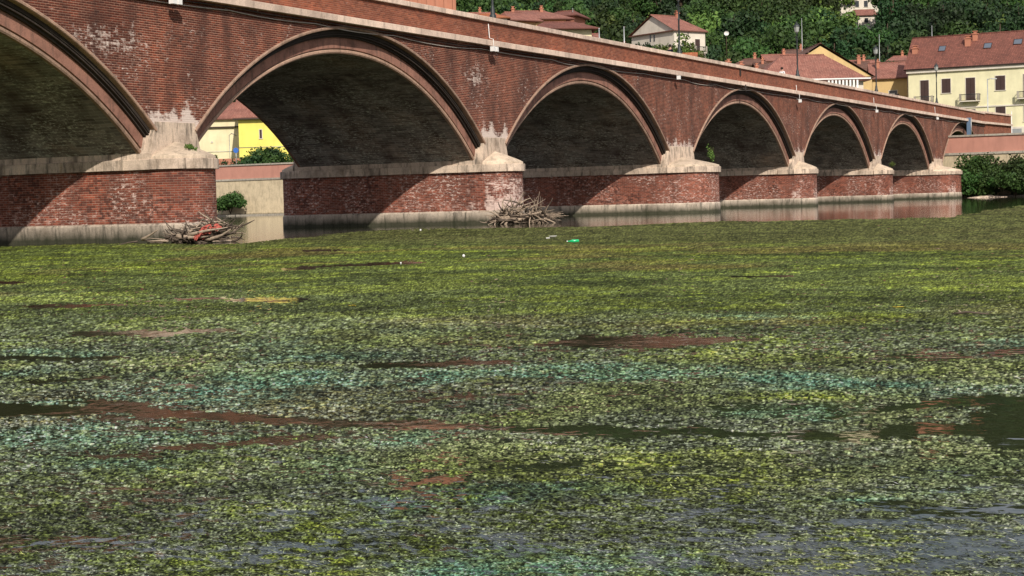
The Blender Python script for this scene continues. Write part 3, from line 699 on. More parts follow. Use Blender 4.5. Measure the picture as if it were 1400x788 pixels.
def spec2(i):
    if i < 185:
        px = random.uniform(-1.35, 1.25); h = random.uniform(0, max(.15, .95-.45*abs(px)))
        b = r2*px+f2*random.uniform(-.6, .4); d = r2*random.uniform(-1, 1)+f2*random.uniform(-.5, .5)+Vector((0, 0, random.uniform(-.35, .5)))
        return Vector((b.x, b.y, h)), d, random.uniform(.45, 1.1), random.uniform(.02, .07), random.uniform(.5, 2.4)
    if i < 203:
        b = r2*random.uniform(.45, .95)+f2*random.uniform(-.3, .2); d = r2*random.uniform(-.5, .45)+Vector((0, 0, 1))
        return Vector((b.x, b.y, random.uniform(.2, .6))), d, random.uniform(.5, 1.05), random.uniform(.012, .026), random.uniform(.1, 1.0)
    b = r2*random.uniform(.9, 1.5)+f2*random.uniform(-.4, .3); d = r2*random.uniform(.7, 1)+Vector((0, 0, random.uniform(-.30, .05)))
    return Vector((b.x, b.y, random.uniform(.15, .55))), d, random.uniform(.5, 1.0), random.uniform(.012, .032), random.uniform(0, .5)
drift_pile(pile2, ('driftwood', 'driftwood_dark', .68), spec2, 230)
def logs(root, n, sx, zt):
    for i in range(n):
        b = r2*random.uniform(-sx, sx*.5)+f2*random.uniform(-.7, .2); d = r2*random.uniform(.6, 1)+f2*random.uniform(-.5, .5)+Vector((0, 0, random.uniform(-.12, .22)))
        m = branch_mb((b.x, b.y, random.uniform(.03, zt)), d, random.uniform(.8, 1.5), random.uniform(.06, .10), random.uniform(.1, .7), 6, 7); m.build('log', MAT['driftwood' if i % 3 else 'driftwood_dark'], root)
logs(pile1, 9, 1.1, .3); logs(pile2, 11, 1.1, .45)
# red rag: folded strips slumped over the wood
def cloth_strip(o, u0, v0, length, width, h0, h1):
    m = MB(o); R, Cc = 14, 5; P = []
    for i in range(R+1):
        f = i/R; row = []
        for j in range(Cc+1):
            g = j/Cc; off = (g-.5)*width
            p = r2*(u0+length*f*.9+off*.35)+f2*(v0+off+.04*math.sin(f*9+j))
            row.append((p.x+o[0], p.y+o[1], h0+(h1-h0)*math.sin(f*PI*.62)+.035*math.sin(f*14+j*1.8)+.03*(j % 2)))
        P.append(row)
    m.grid(P, None, None, smooth=False); return m
rag = empty('red_cloth', c1p, 'crumpled bright red cloth draped over the dark driftwood pile', 'cloth')
for k in range(7):
    m = cloth_strip(tuple(c1p), -.05+.05*k+random.uniform(-.08, .08), -.62+.1*k*.4, random.uniform(.45, .75), random.uniform(.08, .15), .10+.05*(k % 3), .34+.05*(k % 4)+.02*k)
    ob_ = m.build('fold', MAT['red_net'], rag)
    md = ob_.modifiers.new('thick', 'SOLIDIFY'); md.thickness = .02

# ------------------------------------------------------------------ litter on the water
def litter(name, label, cat, px, py, z=.01, rot=0.0):
    p = on_water(px, py); p.z = z; return empty(name, p, label, cat, YAW-PI/2+rot), p
e, p = litter('bottle', 'green glass bottle floating on the weed in front of the second pier', 'bottle', 784, 331.5, .03, .15)
def lathe_x(prof, n=12):
    m = MB(); P = [[(x, r*math.cos(2*PI*k/n), r*math.sin(2*PI*k/n)) for k in range(n+1)] for x, r in prof]; m.grid(P, smooth=True); return m
lathe_x([(-.17, 0), (-.17, .011), (-.155, .014), (-.10, .016), (-.05, .036), (-.03, .045), (.13, .045), (.145, .038), (.145, 0)]).build('glass_body', MAT['green_glass'], e)
lathe_x([(-.18, 0), (-.18, .016), (-.155, .017), (-.155, 0)]).build('cap', MAT['white'], e)
e, p = litter('plastic_tub', 'white plastic tub floating left of the green bottle', 'tub', 756, 326.5, .015)
m = MB(); m.lathe((0, 0, 0), [(.0, 0), (.07, 0), (.10, .05), (.12, .055), (.12, .065), (.09, .06), (.065, .01), (0, .01)], 14); m.build('tub_body', MAT['white'], e)
m = MB(); m.box(-.20, -.09, -.05, .05, .0, .02); m.build('torn_lid', MAT['white'], e)
for px, py, s, lab in ((575, 316, .045, 'small white foam ball floating near the foot of the second pier'), (634, 352, .035, 'small white blossom-like scrap resting on the weed below the foam ball'), (548, 361, .02, 'tiny pale scrap beside the long dark gap in the weed')):
    pp = on_water(px, py); m = MB(pp); q = [(s*math.sin(PI*k/6)*(1+.15*math.sin(k*2.3)), s-s*math.cos(PI*k/6)-.2*s) for k in range(7)]; m.lathe((pp.x, pp.y, 0), q, 9, ky=.8)
    o = m.build('foam_scrap', MAT['white']); o.location = pp; tag(o, lab, 'litter')
for px, py, w_, lab in ((1232, 422.5, .055, 'yellow leaf lying on the weed at the right'), (483, 420, .035, 'yellow leaf standing up on the weed left of centre')):
    pp = on_water(px, py); pp.z = .012; m = MB()
    L = [(-w_, 0, 0), (-w_*.5, -w_*.45, .008), (w_*.4, -w_*.4, .012), (w_, 0, .004), (w_*.4, w_*.4, .012), (-w_*.5, w_*.45, .008)]
    for i in range(6): m.poly([(0, 0, .002), L[i], L[(i+1) % 6]])
    m.tube([(-w_*1.5, 0, .004), (-w_, 0, .002), (0, 0, .003)], .0018, 4)
    o = m.build('fallen_leaf', MAT['yellow_plastic']); o.location = pp; o.rotation_euler = (0, .1, YAW-PI/2); tag(o, lab, 'leaf')
e, p = litter('floating_stick', 'dark crooked stick with a pale stub lying on the weed at the right edge', 'stick', 1325, 432, .015)
m = MB(); m.tube([(-.13, .10, .0), (-.07, .02, .012), (-.02, .01, .02), (.05, -.03, .012), (.15, -.09, .004)], [.006, .011, .010, .009, .005], 6); m.build('stem', MAT['driftwood_dark'], e)
m = MB(); m.tube([(-.06, .02, .01), (-.085, .05, .035)], [.008, .006], 6); m.build('broken_stub', MAT['driftwood'], e)
m = MB(); m.tube([(.05, -.03, .012), (.10, .0, .03)], [.004, .002], 5); m.build('twig', MAT['driftwood_dark'], e)

# ------------------------------------------------------------------ foliage
def leaf_blob(m, c, rad, n, size, squash=.8, seed=0, hollow=.35):
    rg = np.random.default_rng(seed)
    lobes = rg.normal(size=(9, 3))*np.array([.45, .45, .33])*rad; lr = rad*(.38+.28*rg.random(9))
    for i in range(n):
        k = rg.integers(0, 9); d = rg.normal(size=3); d /= np.linalg.norm(d)+1e-9
        rr = lr[k]*(hollow+(1-hollow)*rg.random()**.5)*(1+.22*rg.normal()*.5)
        q = lobes[k]+d*rr; q[2] *= squash
        q = q+np.array(c)
        a = rg.normal(size=3); a /= np.linalg.norm(a); nrm = d*.8+rg.normal(size=3)*.6; nrm /= np.linalg.norm(nrm)
        b = np.cross(nrm, a); b /= np.linalg.norm(b)+1e-9; a = np.cross(b, nrm)
        s1 = size*(.55+.9*rg.random()); s2 = s1*(.45+.4*rg.random())
        m.poly([tuple(q-a*s1), tuple(q-b*s2), tuple(q+a*s1), tuple(q+b*s2)])
def tree_proto(seed, H, rad, mat, n=2800, size=.31, tall=1.0):
    e = empty('tree', (0, 0, 0), 'tree', 'tree'); m = MB()
    rd = random.Random(seed); th = H*.42
    m.tube([(0, 0, -1.5), (.1, 0, th*.5), (.0, .15, th), (.1, .1, H*.8)], [H*.035, H*.026, H*.02, H*.006], 7)
    for k in range(5):
        a = rd.uniform(0, 2*PI); z0 = th*rd.uniform(.7, 1.2); m.tube([(0, 0, z0), (math.cos(a)*rad*.35, math.sin(a)*rad*.35, z0+rad*.35), (math.cos(a)*rad*.6, math.sin(a)*rad*.6, z0+rad*.7)], [H*.013, H*.009, H*.003], 5)
    m.build('trunk', MAT['bark'], e)
    m = MB(); leaf_blob(m, (0, 0, H-rad*.85*tall), rad, n, size, .85*tall, seed); m.build('crown', MAT[mat], e)
    return e
protos = [tree_proto(1, 9, 4.6, 'leaf_dark'), tree_proto(2, 10, 4.8, 'leaf_mid'), tree_proto(3, 7.5, 3.8, 'leaf_mid', 2300), tree_proto(4, 8, 4.0, 'leaf_light', 2300), tree_proto(5, 12, 3.0, 'leaf_dark', 2600, .29, 1.9)]
plabs = ['dark round-crowned broadleaf tree in the wood on the hillside', 'mid-green spreading tree in the wood on the hillside', 'low mid-green bushy tree in the wood on the hillside', 'pale yellow-green tree standing out in the wood on the hillside', 'tall dark pointed conifer in the wood on the hillside']
# clearings kept free of trees so that the hillside houses show: (px, py, half width, half height)
clear = [(1180, 14, 32, 50), (1296, 10, 16, 40), (1075, -56, 26, 30), (1165, -64, 30, 30), (1275, -66, 28, 30), (1322, -30, 18, 26)]
cnt = 0; used_p = set(); far_pts = []; mid_pts = []
def project(p):
    d = Vector(p)-CAM; f = d.dot(fw); return 700+F_PX*d.dot(rt2)/f, 394-F_PX*d.dot(up2)/f, f
cand = []
row = 322.0; ri = 0
while row < 650:
    sp = 6.6 if row < 480 else 8.5
    lat = -.31*row+random.uniform(0, sp)
    while lat < .37*row:
        p = f2*(row+random.uniform(-3, 3))+r2*(lat+random.uniform(-2, 2)); x, y = p.x, CAM.y+p.y
        zz = float(hill_z(np.array(x), np.array(y))); cand.append((x, y, zz))
        lat += sp*random.uniform(.8, 1.25)
    row += 6.5 if row < 420 else 11
for x, y, zz in cand:
    px, py, f = project((x, y, zz+6))
    if x < 215: continue
    hit = any(abs(px-a) < w and -24 < (py-b) < h_*.75 for a, b, w, h_ in clear)
    if hit: continue
    inview = 600 < px < 1430 and -25 < py < 120
    if inview and cnt < 290:
        k = random.choices(range(5), (26, 24, 18, 22, 10))[0]
        if k not in used_p: tr = protos[k]; used_p.add(k)
        else: tr = copy_tree(protos[k])
        zone = 'behind the villa' if px < 830 else 'by the white gabled house' if px < 980 else 'left of the ochre gable' if px < 1100 else 'above the ochre house' if px < 1240 else 'above the long red roof'
        tr['label'] = plabs[k].replace(' in the wood on the hillside', '')+(', near the top edge ' if py < 20 else ', half way up ' if py < 50 else ', low on the slope ')+zone
        tr['group'] = 'trees of the hillside wood'
        tr.location = (x, y, zz); tr.rotation_euler = (0, 0, random.uniform(0, 6.28)); s = random.uniform(.75, 1.35); tr.scale = (s, s, s*random.uniform(.85, 1.15)); cnt += 1
    else: (mid_pts if inview else far_pts).append((x, y, zz))
print('TREES', cnt, 'mid', len(mid_pts), 'far', len(far_pts), 'cand', len(cand))
def wood_mass(pts, NQ, sz, nm, mt, lab, seed):
    rg = np.random.default_rng(seed); fp = np.array(pts); nt_ = len(fp)
    C = fp.repeat(NQ, 0); d = rg.normal(size=(nt_*NQ, 3)); d /= np.linalg.norm(d, axis=1, keepdims=True)
    C = C+np.array([0, 0, 5.5])+d*np.array([4.6, 4.6, 3.8])*(.6+.5*rg.random((nt_*NQ, 1)))
    a = rg.normal(size=d.shape); a /= np.linalg.norm(a, axis=1, keepdims=True); nr = d+.5*rg.normal(size=d.shape); b = np.cross(nr, a); b /= np.linalg.norm(b, axis=1, keepdims=True)
    s1 = sz*(.7+.6*rg.random((len(C), 1)))
    V = np.stack([C-a*s1, C-b*s1*.7, C+a*s1, C+b*s1*.7], 1).reshape(-1, 3); n_ = len(C)
    me = bpy.data.meshes.new(nm); me.from_pydata(V.tolist(), [], np.arange(4*n_).reshape(-1, 4).tolist()); me.materials.append(MAT[mt])
    o = bpy.data.objects.new(nm, me); COL.objects.link(o); tag(o, lab, 'wood', kind='stuff')
wood_mass(far_pts, 34, 1.5, 'far_wood', 'leaf_mid', 'dense green wood covering the upper hillside beyond the town', 3)
if mid_pts: wood_mass(mid_pts, 420, .5, 'hillside_undergrowth', 'leaf_mid', 'tangled green undergrowth between the trees of the hillside', 4)

def bush(px, py, F=None, X_=None, H=3, rad=2, mat='leaf_mid', n=900, size=.16, label='', cat='bush', name='bush', z0=None, group=None, squash=.85):
    p = at_x(px, py, X_) if X_ else at(px, py, F)
    if z0 is not None: p.z = z0
    e = empty(name, p, label, cat, random.uniform(0, 6), group)
    m = MB(); 
    for k in range(4): a = k*1.6; m.tube([(0, 0, 0), (math.cos(a)*rad*.3, math.sin(a)*rad*.3, H*.6)], [.06, .02], 5)
    m.build('stem', MAT['bark'], e)
    m = MB(); leaf_blob(m, (0, 0, H*.5), rad, n, size, H*.5/rad*1.15, hash((px, py)) % 9999); m.build('foliage', MAT[mat], e)
    return e
# bank bushes at the right
bl = ['dark green bush at the foot of the terrace wall next to the end pier', 'tall dark bush right of the one beside the end pier', 'broad dark bush in the middle of the bank thicket', 'dark bush under the terrace coping, right of the middle', 'big dark bush at the right edge of the picture', 'low bush leaning over the water by the pale rocks', 'small bush at the water right of the pale rocks', 'leafy bush poking above the terrace wall line by the arch']
for k, (px, zz, H, rad, xx) in enumerate(((1314, .3, 3.3, 2.0, 190.6), (1342, .3, 4.2, 2.1, 190.6), (1362, .3, 3.7, 2.3, 190.2), (1384, .3, 3.9, 2.2, 190.4), (1408, .3, 3.7, 2.4, 190.0), (1340, .2, 2.6, 1.8, 189.6), (1388, .0, 2.8, 2.2, 189.0), (1330, 2.6, 1.9, 1.2, 190.8))):
    bush(px, 250, X_=xx, H=H, rad=rad, mat='leaf_mid', n=4600, size=.14, label=bl[k], z0=zz, group='bushes on the right bank')
# plants seen through the second arch
bush(315, 285, X_=190.5, H=2.9, rad=2.5, mat='leaf_mid', n=3600, size=.15, label='round green bush at the foot of the cream river wall', z0=.3)
bush(360, 215, F=236, H=3.2, rad=3.0, mat='leaf_mid', n=3000, size=.2, label='clipped green hedge in front of the lemon yellow house', z0=5.9, name='hedge', cat='hedge')
bush(376, 215, F=240, H=3.2, rad=2.2, mat='leaf_dark', n=2200, size=.2, label='dark shrub at the right end of the hedge by the yellow house', z0=5.9)
bush(341, 214, F=234, H=2.2, rad=1.8, mat='leaf_dark', n=1800, size=.2, label='low dark shrub at the left end of the hedge', z0=5.8)
bush(318, 214, F=240, H=2.2, rad=1.6, mat='leaf_dark', n=800, size=.15, label='dark rounded shrub behind the blue street sign', z0=5.9)
bush(300, 214, F=246, H=1.9, rad=1.9, mat='leaf_dark', n=700, size=.15, label='dark shrub in front of the cream house wing', z0=6.0)
# weeds rooted in the masonry
for px, py, H, rad, lab in ((972, 222, 1.1, .36, 'upright green weed growing on the cap of the third pier'), (259, 207, .30, .28, 'small tuft of green growing on the cap of the left pier'), (1219, 228, .5, .3, 'green tuft on the cap of the fifth pier'), (291, 217, .2, .16, 'tiny tuft at the right edge of the left pier cap')):
    e = bush(px, py, None, None, 1, 1) if False else None
    i = {972: 3, 259: 1, 1219: 5, 291: 1}[px]; c = sum(piers[i])/2
    p = at_y(px, py, -.8 if px != 972 else -.9); e = empty('weed', (p.x, p.y, p.z-.1), lab, 'plant')
    m = MB()
    for k in range(9):
        a = random.uniform(0, 6.28); m.tube([(0, 0, 0), (math.cos(a)*rad*.35, math.sin(a)*rad*.35, H*.6), (math.cos(a)*rad*.7, math.sin(a)*rad*.7, H)], [.012, .009, .004], 4)
    m.build('stem', MAT['leaf_light'], e); m = MB(); leaf_blob(m, (0, 0, H*.55), rad, 260, .045, H*.5/rad*1.1, px); m.build('foliage', MAT['leaf_light'], e)

# ------------------------------------------------------------------ far embankment
wall = empty('river_wall', (BANK_X, 60, 0), 'cream stone river wall with pink upper band and stone coping on the far bank', 'wall')
WO = (BANK_X, 60, 0)
m = MB(WO); m.box(BANK_X, BANK_X+.8, -60, 300, -1.2, 4.75); m.build('lower_wall', MAT['cream_wall'], wall)
m = MB(WO); m.box(BANK_X+.05, BANK_X+.75, -60, 300, 5.0, 6.75); m.build('upper_wall', MAT['pink'], wall)
for z0, z1, ov in ((4.75, 5.0, .12), (6.75, 6.95, .10)):
    n = 90; pm = MB(); L = 360/n; pm.box(-ov, .8+ov, 0.012, L-.012, 0, z1-z0); o0 = pm.build('coping_stone', MAT['concrete'], wall)
    for k in range(n):
        o = o0 if k == 0 else o0.copy()
        if k: COL.objects.link(o)
        o.location = (0, -120+k*L, z0)
# pipe along the wall and the flood line ledge
m = MB(WO); m.box(BANK_X-1.4, BANK_X, -60, 300, -1.0, .18); m.build('footing', MAT['concrete'], wall)
# bank rocks
for k, (px, s) in enumerate(((1330, .7), (1341, .9), (1352, 1.0), (1362, .7), (1371, .5))):
    p = at_x(px, 268, 188.3); m = MB(p); pr = []
    m.lathe((p.x, p.y, 0), [(0, -.3), (1.0*s, -.25), (1.15*s, .05), (.8*s, .26*s), (.3*s, .34*s), (0, .35*s)], 9, smooth=False)
    for i, v_ in enumerate(m.v): m.v[i] = (v_[0]*(1+.2*math.sin(i*1.7)), v_[1]*(1+.2*math.cos(i*2.3)), v_[2]*(1+.25*math.sin(i)))
    o = m.build('rock', MAT['stone']); o.location = (p.x, p.y, 0)
    for i in range(len(o.data.vertices)): o.data.vertices[i].co.z += p.z*0
    tag(o, ['small pale rock at the waterline nearest the end pier', 'pale flat rock second from the end pier', 'largest pale rock on the right bank waterline', 'pale rock right of the largest one', 'smallest pale rock at the right end of the row'][k], 'rock', 'rocks at the right waterline')
    o.location = (p.x, p.y, .05)

# ------------------------------------------------------------------ buildings
def roof_mesh(kind, w, d, ze, rise, ov=.5, hipL=True, hipR=True):
    m = MB(); x0, x1, y0, y1 = -ov, w+ov, -ov, d+ov; ym = d/2; zr = ze+rise; hl = min(d*.5, w*.35)
    xa = x0+(hl if (kind == 'hip' and hipL) else 0); xb = x1-(hl if (kind == 'hip' and hipR) else 0)
    sl = math.hypot(ym+ov, rise); zo = ze-.05; th = .16
    for dz_ in (0.0,):
        m.poly([(x0, y0, zo), (x1, y0, zo), (xb, ym, zr), (xa, ym, zr)], [(x0, 0), (x1, 0), (xb, sl), (xa, sl)])
        m.poly([(x1, y1, zo), (x0, y1, zo), (xa, ym, zr), (xb, ym, zr)], [(x1, 0), (x0, 0), (xa, sl), (xb, sl)])
        if kind == 'hip':
            if hipL: m.poly([(x0, y1, zo), (x0, y0, zo), (xa, ym, zr)], [(y1, 0), (y0, 0), (ym, sl)])
            if hipR: m.poly([(x1, y0, zo), (x1, y1, zo), (xb, ym, zr)], [(y0, 0), (y1, 0), (ym, sl)])
    # underside and edge
    m.poly([(x0, y0, zo-th), (x0, y1, zo-th), (x1, y1, zo-th), (x1, y0, zo-th)])
    for a, b in (((x0, y0), (x1, y0)), ((x1, y0), (x1, y1)), ((x1, y1), (x0, y1)), ((x0, y1), (x0, y0))):
        m.poly([(a[0], a[1], zo-th), (b[0], b[1], zo-th), (b[0], b[1], zo), (a[0], a[1], zo)])
    m.tube([(xa, ym, zr+.02), (xb, ym, zr+.02)], .12, 6)
    return m
def house(name, label, px, F, zb, w, d, ze, rise, phi=0.0, wall='offwhite', roof='roof_pink', kind='gable', hipL=True, hipR=True, ov=.5, wins=(), chim=(), cat='house', group=None, side='L'):
    p = at(px, 200, F); e = empty(name, (p.x, p.y, zb), label, cat, YAW-PI/2+phi, group); H = ze-zb
    m = MB(); m.box(0, w, 0, d, -4, H)
    if not (kind == 'hip' and hipL): m.poly([(0.004, d, H), (0.004, 0, H), (0.004, d/2, H+rise*.93)])
    if not (kind == 'hip' and hipR): m.poly([(w-.004, 0, H), (w-.004, d, H), (w-.004, d/2, H+rise*.93)])
    m.build('wall', MAT[wall], e)
    rf = roof_mesh(kind, w, d, H, rise, ov, hipL, hipR).build('roof', MAT[roof], e)
    for (x, y, cw, hh) in chim:
        zc = H+rise*(1-abs(y-d/2)/(d/2)); m = MB(); m.box(x-cw/2, x+cw/2, y-cw*.4, y+cw*.4, zc-.6, zc+hh); m.box(x-cw/2-.1, x+cw/2+.1, y-cw*.4-.1, y+cw*.4+.1, zc+hh, zc+hh+.12)
        m.box(x-cw*.3, x+cw*.3, y-cw*.2, y+cw*.2, zc+hh+.12, zc+hh+.4); m.box(x-cw/2, x+cw/2, y-cw*.35, y+cw*.35, zc+hh+.4, zc+hh+.5); m.build('chimney', MAT['terracotta'], rf)
    for (x, z, ww, hh, k) in wins:
        if k == 'skylight':
            f = z; y = d/2*(1-f)*1.0; zc = H+rise*(1-(d/2-(d/2-y))/(d/2)) if False else H+rise*(y+ov)/(d/2+ov); nrm = Vector((0, -rise, d/2+ov)).normalized(); tv = Vector((0, d/2+ov, rise)).normalized()
            c0 = Vector((x, y, zc))+nrm*.08; m = MB()
            q = [c0+Vector((-ww/2, 0, 0))-tv*hh/2, c0+Vector((ww/2, 0, 0))-tv*hh/2, c0+Vector((ww/2, 0, 0))+tv*hh/2, c0+Vector((-ww/2, 0, 0))+tv*hh/2]
            m.poly(q); m.build('skylight', MAT['skylight'], rf); m = MB()
            for i in range(4): m.tube([q[i], q[(i+1) % 4]], .05, 4)
            m.build('skylight_frame', MAT['shutter'], rf); continue
        fr = MB(); ft = .09
        fr.box(x-ww/2-ft, x-ww/2, -.05, .0, z, z+hh); fr.box(x+ww/2, x+ww/2+ft, -.05, .0, z, z+hh); fr.box(x-ww/2-ft, x+ww/2+ft, -.05, .0, z+hh, z+hh+ft); fr.box(x-ww/2-ft-.05, x+ww/2+ft+.05, -.12, .0, z-ft, z)
        wo = fr.build('window', MAT['offwhite'], e)
        g = MB(); g.box(x-ww/2, x+ww/2, -.012, .0, z, z+hh); g.build('pane', MAT['window'] if k == 'glass' else MAT['shutter'], wo)
        if k in ('shutter', 'door'):
            s_m = MB()
            for sx in (-1, 1):
                a = x+(sx-1)*ww/4+.02; b = x+(sx+1)*ww/4-.02; s_m.box(a, b, -.06, -.014, z+.02, z+hh-.02)
                nn = int(hh/.25)
                for q in range(nn): s_m.box(a+.06, b-.06, -.075, -.06, z+.06+q*.25, z+.16+q*.25)
            s_m.build('shutter', MAT['shutter'], wo)
        if k == 'door':
            bm_ = MB(); bw = ww/2+.75; bm_.box(x-bw, x+bw, -.95, 0, z-.22, z-.08); 
            for bx in (x-bw+.15, x+bw-.3): bm_.xprism([(bx, z-.22), (bx, z-.5), (bx+.15, z-.5), (bx+.15, z-.22)], -.5, -.02)
            bo = bm_.build('balcony', MAT['offwhite'], e); rm = MB()
            rm.tube([(x-bw, -.02, z+.85), (x-bw, -.92, z+.85), (x+bw, -.92, z+.85), (x+bw, -.02, z+.85)], .05, 5)
            q = x-bw
            while q <= x+bw+.01: rm.tube([(q, -.92, z-.08), (q, -.92, z+.85)], .024, 4); q += .17
            for q in (.2, .4, .6): rm.tube([(x-bw, -q, z-.08), (x-bw, -q, z+.85)], .014, 4); rm.tube([(x+bw, -q, z-.08), (x+bw, -q, z+.85)], .014, 4)
            rm.build('railing', MAT['metal_dark'], bo)
            pb = MB(); pb.box(x-bw-.05, x-bw+.25, -.98, -.90, z-.05, z+.95); pb.box(x+bw-.25, x+bw+.05, -.98, -.90, z-.05, z+.95); pb.build('end_panel', MAT['concrete'], bo)
    return e
# h: the long pale yellow house at the bridge end
sc = 9.15
hy = house('yellow_house', 'long pale yellow house with red tiled roof, dark shutters, balconies and three skylights', 1242, 255, 8.9, 33, 10.5, 19.05, 5.0, math.radians(-27), 'yellow', 'roof_red', 'gable', ov=.45,
  wins=[(2.55, 5.05, 1.25, 3.3, 'door'), (5.75, 6.3, 1.3, 2.1, 'shutter'), (9.3, 5.05, 1.35, 3.3, 'door'), (13.6, 6.3, 1.4, 2.1, 'shutter'), (17.6, 5.05, 1.4, 3.4, 'door'), (22.2, 6.3, 1.4, 2.1, 'shutter'), (26.5, 5.05, 1.4, 3.4, 'door'),
        (5.75, 1.7, 1.2, 2.1, 'shutter'), (9.3, 1.6, 1.35, 2.1, 'shutter'), (13.6, 1.6, 1.4, 2.3, 'shutter'), (17.6, 1.6, 1.4, 2.4, 'shutter'), (22.2, 1.6, 1.4, 2.4, 'shutter'),
        (4.6, .45, 1.0, 1.2, 'skylight'), (11.3, .45, 1.1, 1.2, 'skylight'), (15.6, .38, 1.2, 1.2, 'skylight')], chim=[(8.3, 3.4, .8, 1.0), (9.2, 4.3, .7, .8), (.6, 2.6, .8, .7)])
m = MB(); m.box(-.1, 33.1, -.14, 0, 3.95, 4.15); m.build('floor_band', MAT['offwhite'], hy)
m = MB(); m.box(-.1, 33.1, -.30, 0, 9.45, 9.95); m.build('cornice', MAT['offwhite'], hy)
m = MB(); m.tube([(-.4, -.5, 10.0), (33.4, -.5, 10.0)], .10, 6); m.tube([(.1, -.12, 9.6), (.1, -.12, 0)], .06, 6); m.tube([(19.8, -.12, 9.6), (19.8, -.12, 0)], .06, 6); m.build('gutter', MAT['shutter'], hy)
m = MB(); m.box(14.5, 33, -.10, .0, -1.5, .9); m.build('shopfront', MAT['offwhite'], hy)
for k in range(8): m = MB(); m.box(15.2+k*2.1, 16.6+k*2.1, -.16, -.10, -1.4, .6); m.build('shop_door', MAT['metal_grey'], hy)
# g: ochre neighbour
g_ = house('ochre_house', 'narrow ochre house with brown tiled roof left of the long yellow house', 1194, 262, 8.9, 7.2, 9, 18.3, 2.6, math.radians(-10), 'ochre', 'roof_pink', 'gable', wins=[(3.1, 4.7, 1.2, 2.7, 'glass'), (5.6, 4.7, .1, .1, 'glass')], chim=[(.9, 3, .6, .9)])
m = MB(); m.box(2.65, 3.35, -.10, -.02, 4.8, 7.0); m.build('curtain', MAT['white'], g_)
# f: broad faded roof with awning
fh = house('faded_roof_house', 'broad house with faded pink hipped roof and a striped white awning behind the parapet', 1040, 235, 8.9, 14.6, 10, 16.5, 3.9, math.radians(4), 'offwhite', 'roof_pink', 'hip', ov=.8)
m = MB(); m.box(-.8, 15.4, -.95, -.78, 7.6, 7.78); m.build('gutter', MAT['white'], fh)
for k in range(9):
    m = MB(); x = 9.4+k*.5; m.xprism([(x, 7.5), (x, 5.6), (x+.26, 5.6), (x+.26, 7.5)][::-1], -.85, -.80); m.build('awning_stripe', MAT['white'], fh)
f2h = house('ochre_gabled_house', 'ochre gabled house rising behind the faded pink roof', 1100, 250, 8.9, 9, 15.5, 18.1, 5.0, math.radians(4), 'ochre', 'roof_brown', 'gable', ov=.4)
f2h.rotation_euler[2] += -PI/2; pz = at(1036, 200, 262); f2h.location = (pz.x, pz.y, 8.9)
house('low_terrace_house', 'stepped terrace house with pale gables behind the ochre gable', 1128, 285, 8.9, 8, 8, 21.3, 1.6, 0, 'offwhite', 'roof_brown', 'gable', wins=[(2, 10.6, .8, 1.0, 'glass'), (5, 10.6, .8, 1.0, 'glass')], chim=[(6.5, 3, .6, 1.0)])
house('low_terrace_house', 'small pale house right of the stepped terrace house, under the trees', 1152, 275, 8.9, 5, 7, 19.3, 1.4, 0, 'cream', 'roof_pink', 'hip')
# e: low roofs at left of f
house('low_roofed_house', 'low house with weathered red roof just above the parapet, right of the white gabled house', 990, 240, 8.9, 6.0, 8, 17.2, 1.7, .1, 'offwhite', 'roof_pink', 'gable', chim=[(3.4, 3, .6, 1.0), (1.6, 3, .5, 1.4)])
house('low_roofed_house', 'low brick-fronted house with flat roof beside the iron lamp post', 1040, 268, 8.9, 6, 7, 20.8, 1.0, 0, 'terracotta', 'roof_brown', 'gable', chim=[(1, 3, .4, .6)])
# c: white gabled house
ch = house('white_gabled_house', 'white gabled house with faded red roof on the slope above the parapet', 925, 285, 10, 7.0, 11.0, 28.8, 3.0, math.radians(36), 'offwhite', 'roof_pink', 'hip', hipL=False, ov=.4, wins=[(5.2, 15.2, 1.1, 2.2, 'door'), (2.2, 15.6, .9, 1.4, 'glass'), (5.2, 11.6, 1.1, 2.0, 'glass')], chim=[(5.4, 5.2, .6, .6)])
p = at(925, 200, 285); ch.location = (p.x, p.y, 10)
for y in (4.9, 5.9): mm = MB(); mm.box(-.05, 0.0, y, y+.28, 17.3, 18.5); mm.build('attic_window', MAT['window'], ch)
# d: small orange roof
house('orange_roofed_house', 'small white house with bright orange roof in front of the white gabled house', 922, 240, 10, 3.0, 4.2, 20.3, .9, -.15, 'offwhite', 'roof_orange', 'gable')
house('garden_shed', 'grey lean-to shed right of the small orange roof', 948, 244, 10, 2.4, 4, 19.6, .6, 0, 'offwhite', 'roof_brown', 'gable')
# b: villa complex
house('villa', 'sprawling villa with several faded red hipped roofs among trees, its top storey', 700, 270, 12, 9.5, 9, 29.8, 1.7, math.radians(14), 'ochre', 'roof_pink', 'hip', ov=1.1, wins=[(1.2, 15.8, .8, 1.3, 'glass'), (2.6, 15.8, .8, 1.3, 'glass')], chim=[(2, 5, .5, .5), (6.5, 4, .5, .5)])
house('villa', 'lower wing of the villa with brown eaves stepping down to the right', 738, 258, 12, 8.5, 8, 26.9, 1.4, math.radians(10), 'cream', 'roof_red', 'hip', ov=1.1, wins=[(1, 12.8, .9, 1.3, 'glass'), (3, 12.8, .9, 1.3, 'glass'), (5.4, 12.8, .9, 1.3, 'glass')])
house('villa', 'cream annex at the right end of the villa roofs', 790, 262, 12, 3.4, 7, 25.6, 1.0, 0, 'yellow', 'roof_pink', 'gable', chim=[(1.2, 3, .5, .9)])
house('orange_roofed_house', 'orange hipped roof left of the villa behind the parapet', 645, 262, 10, 6, 7, 29.2, .9, 0, 'offwhite', 'roof_orange', 'hip')
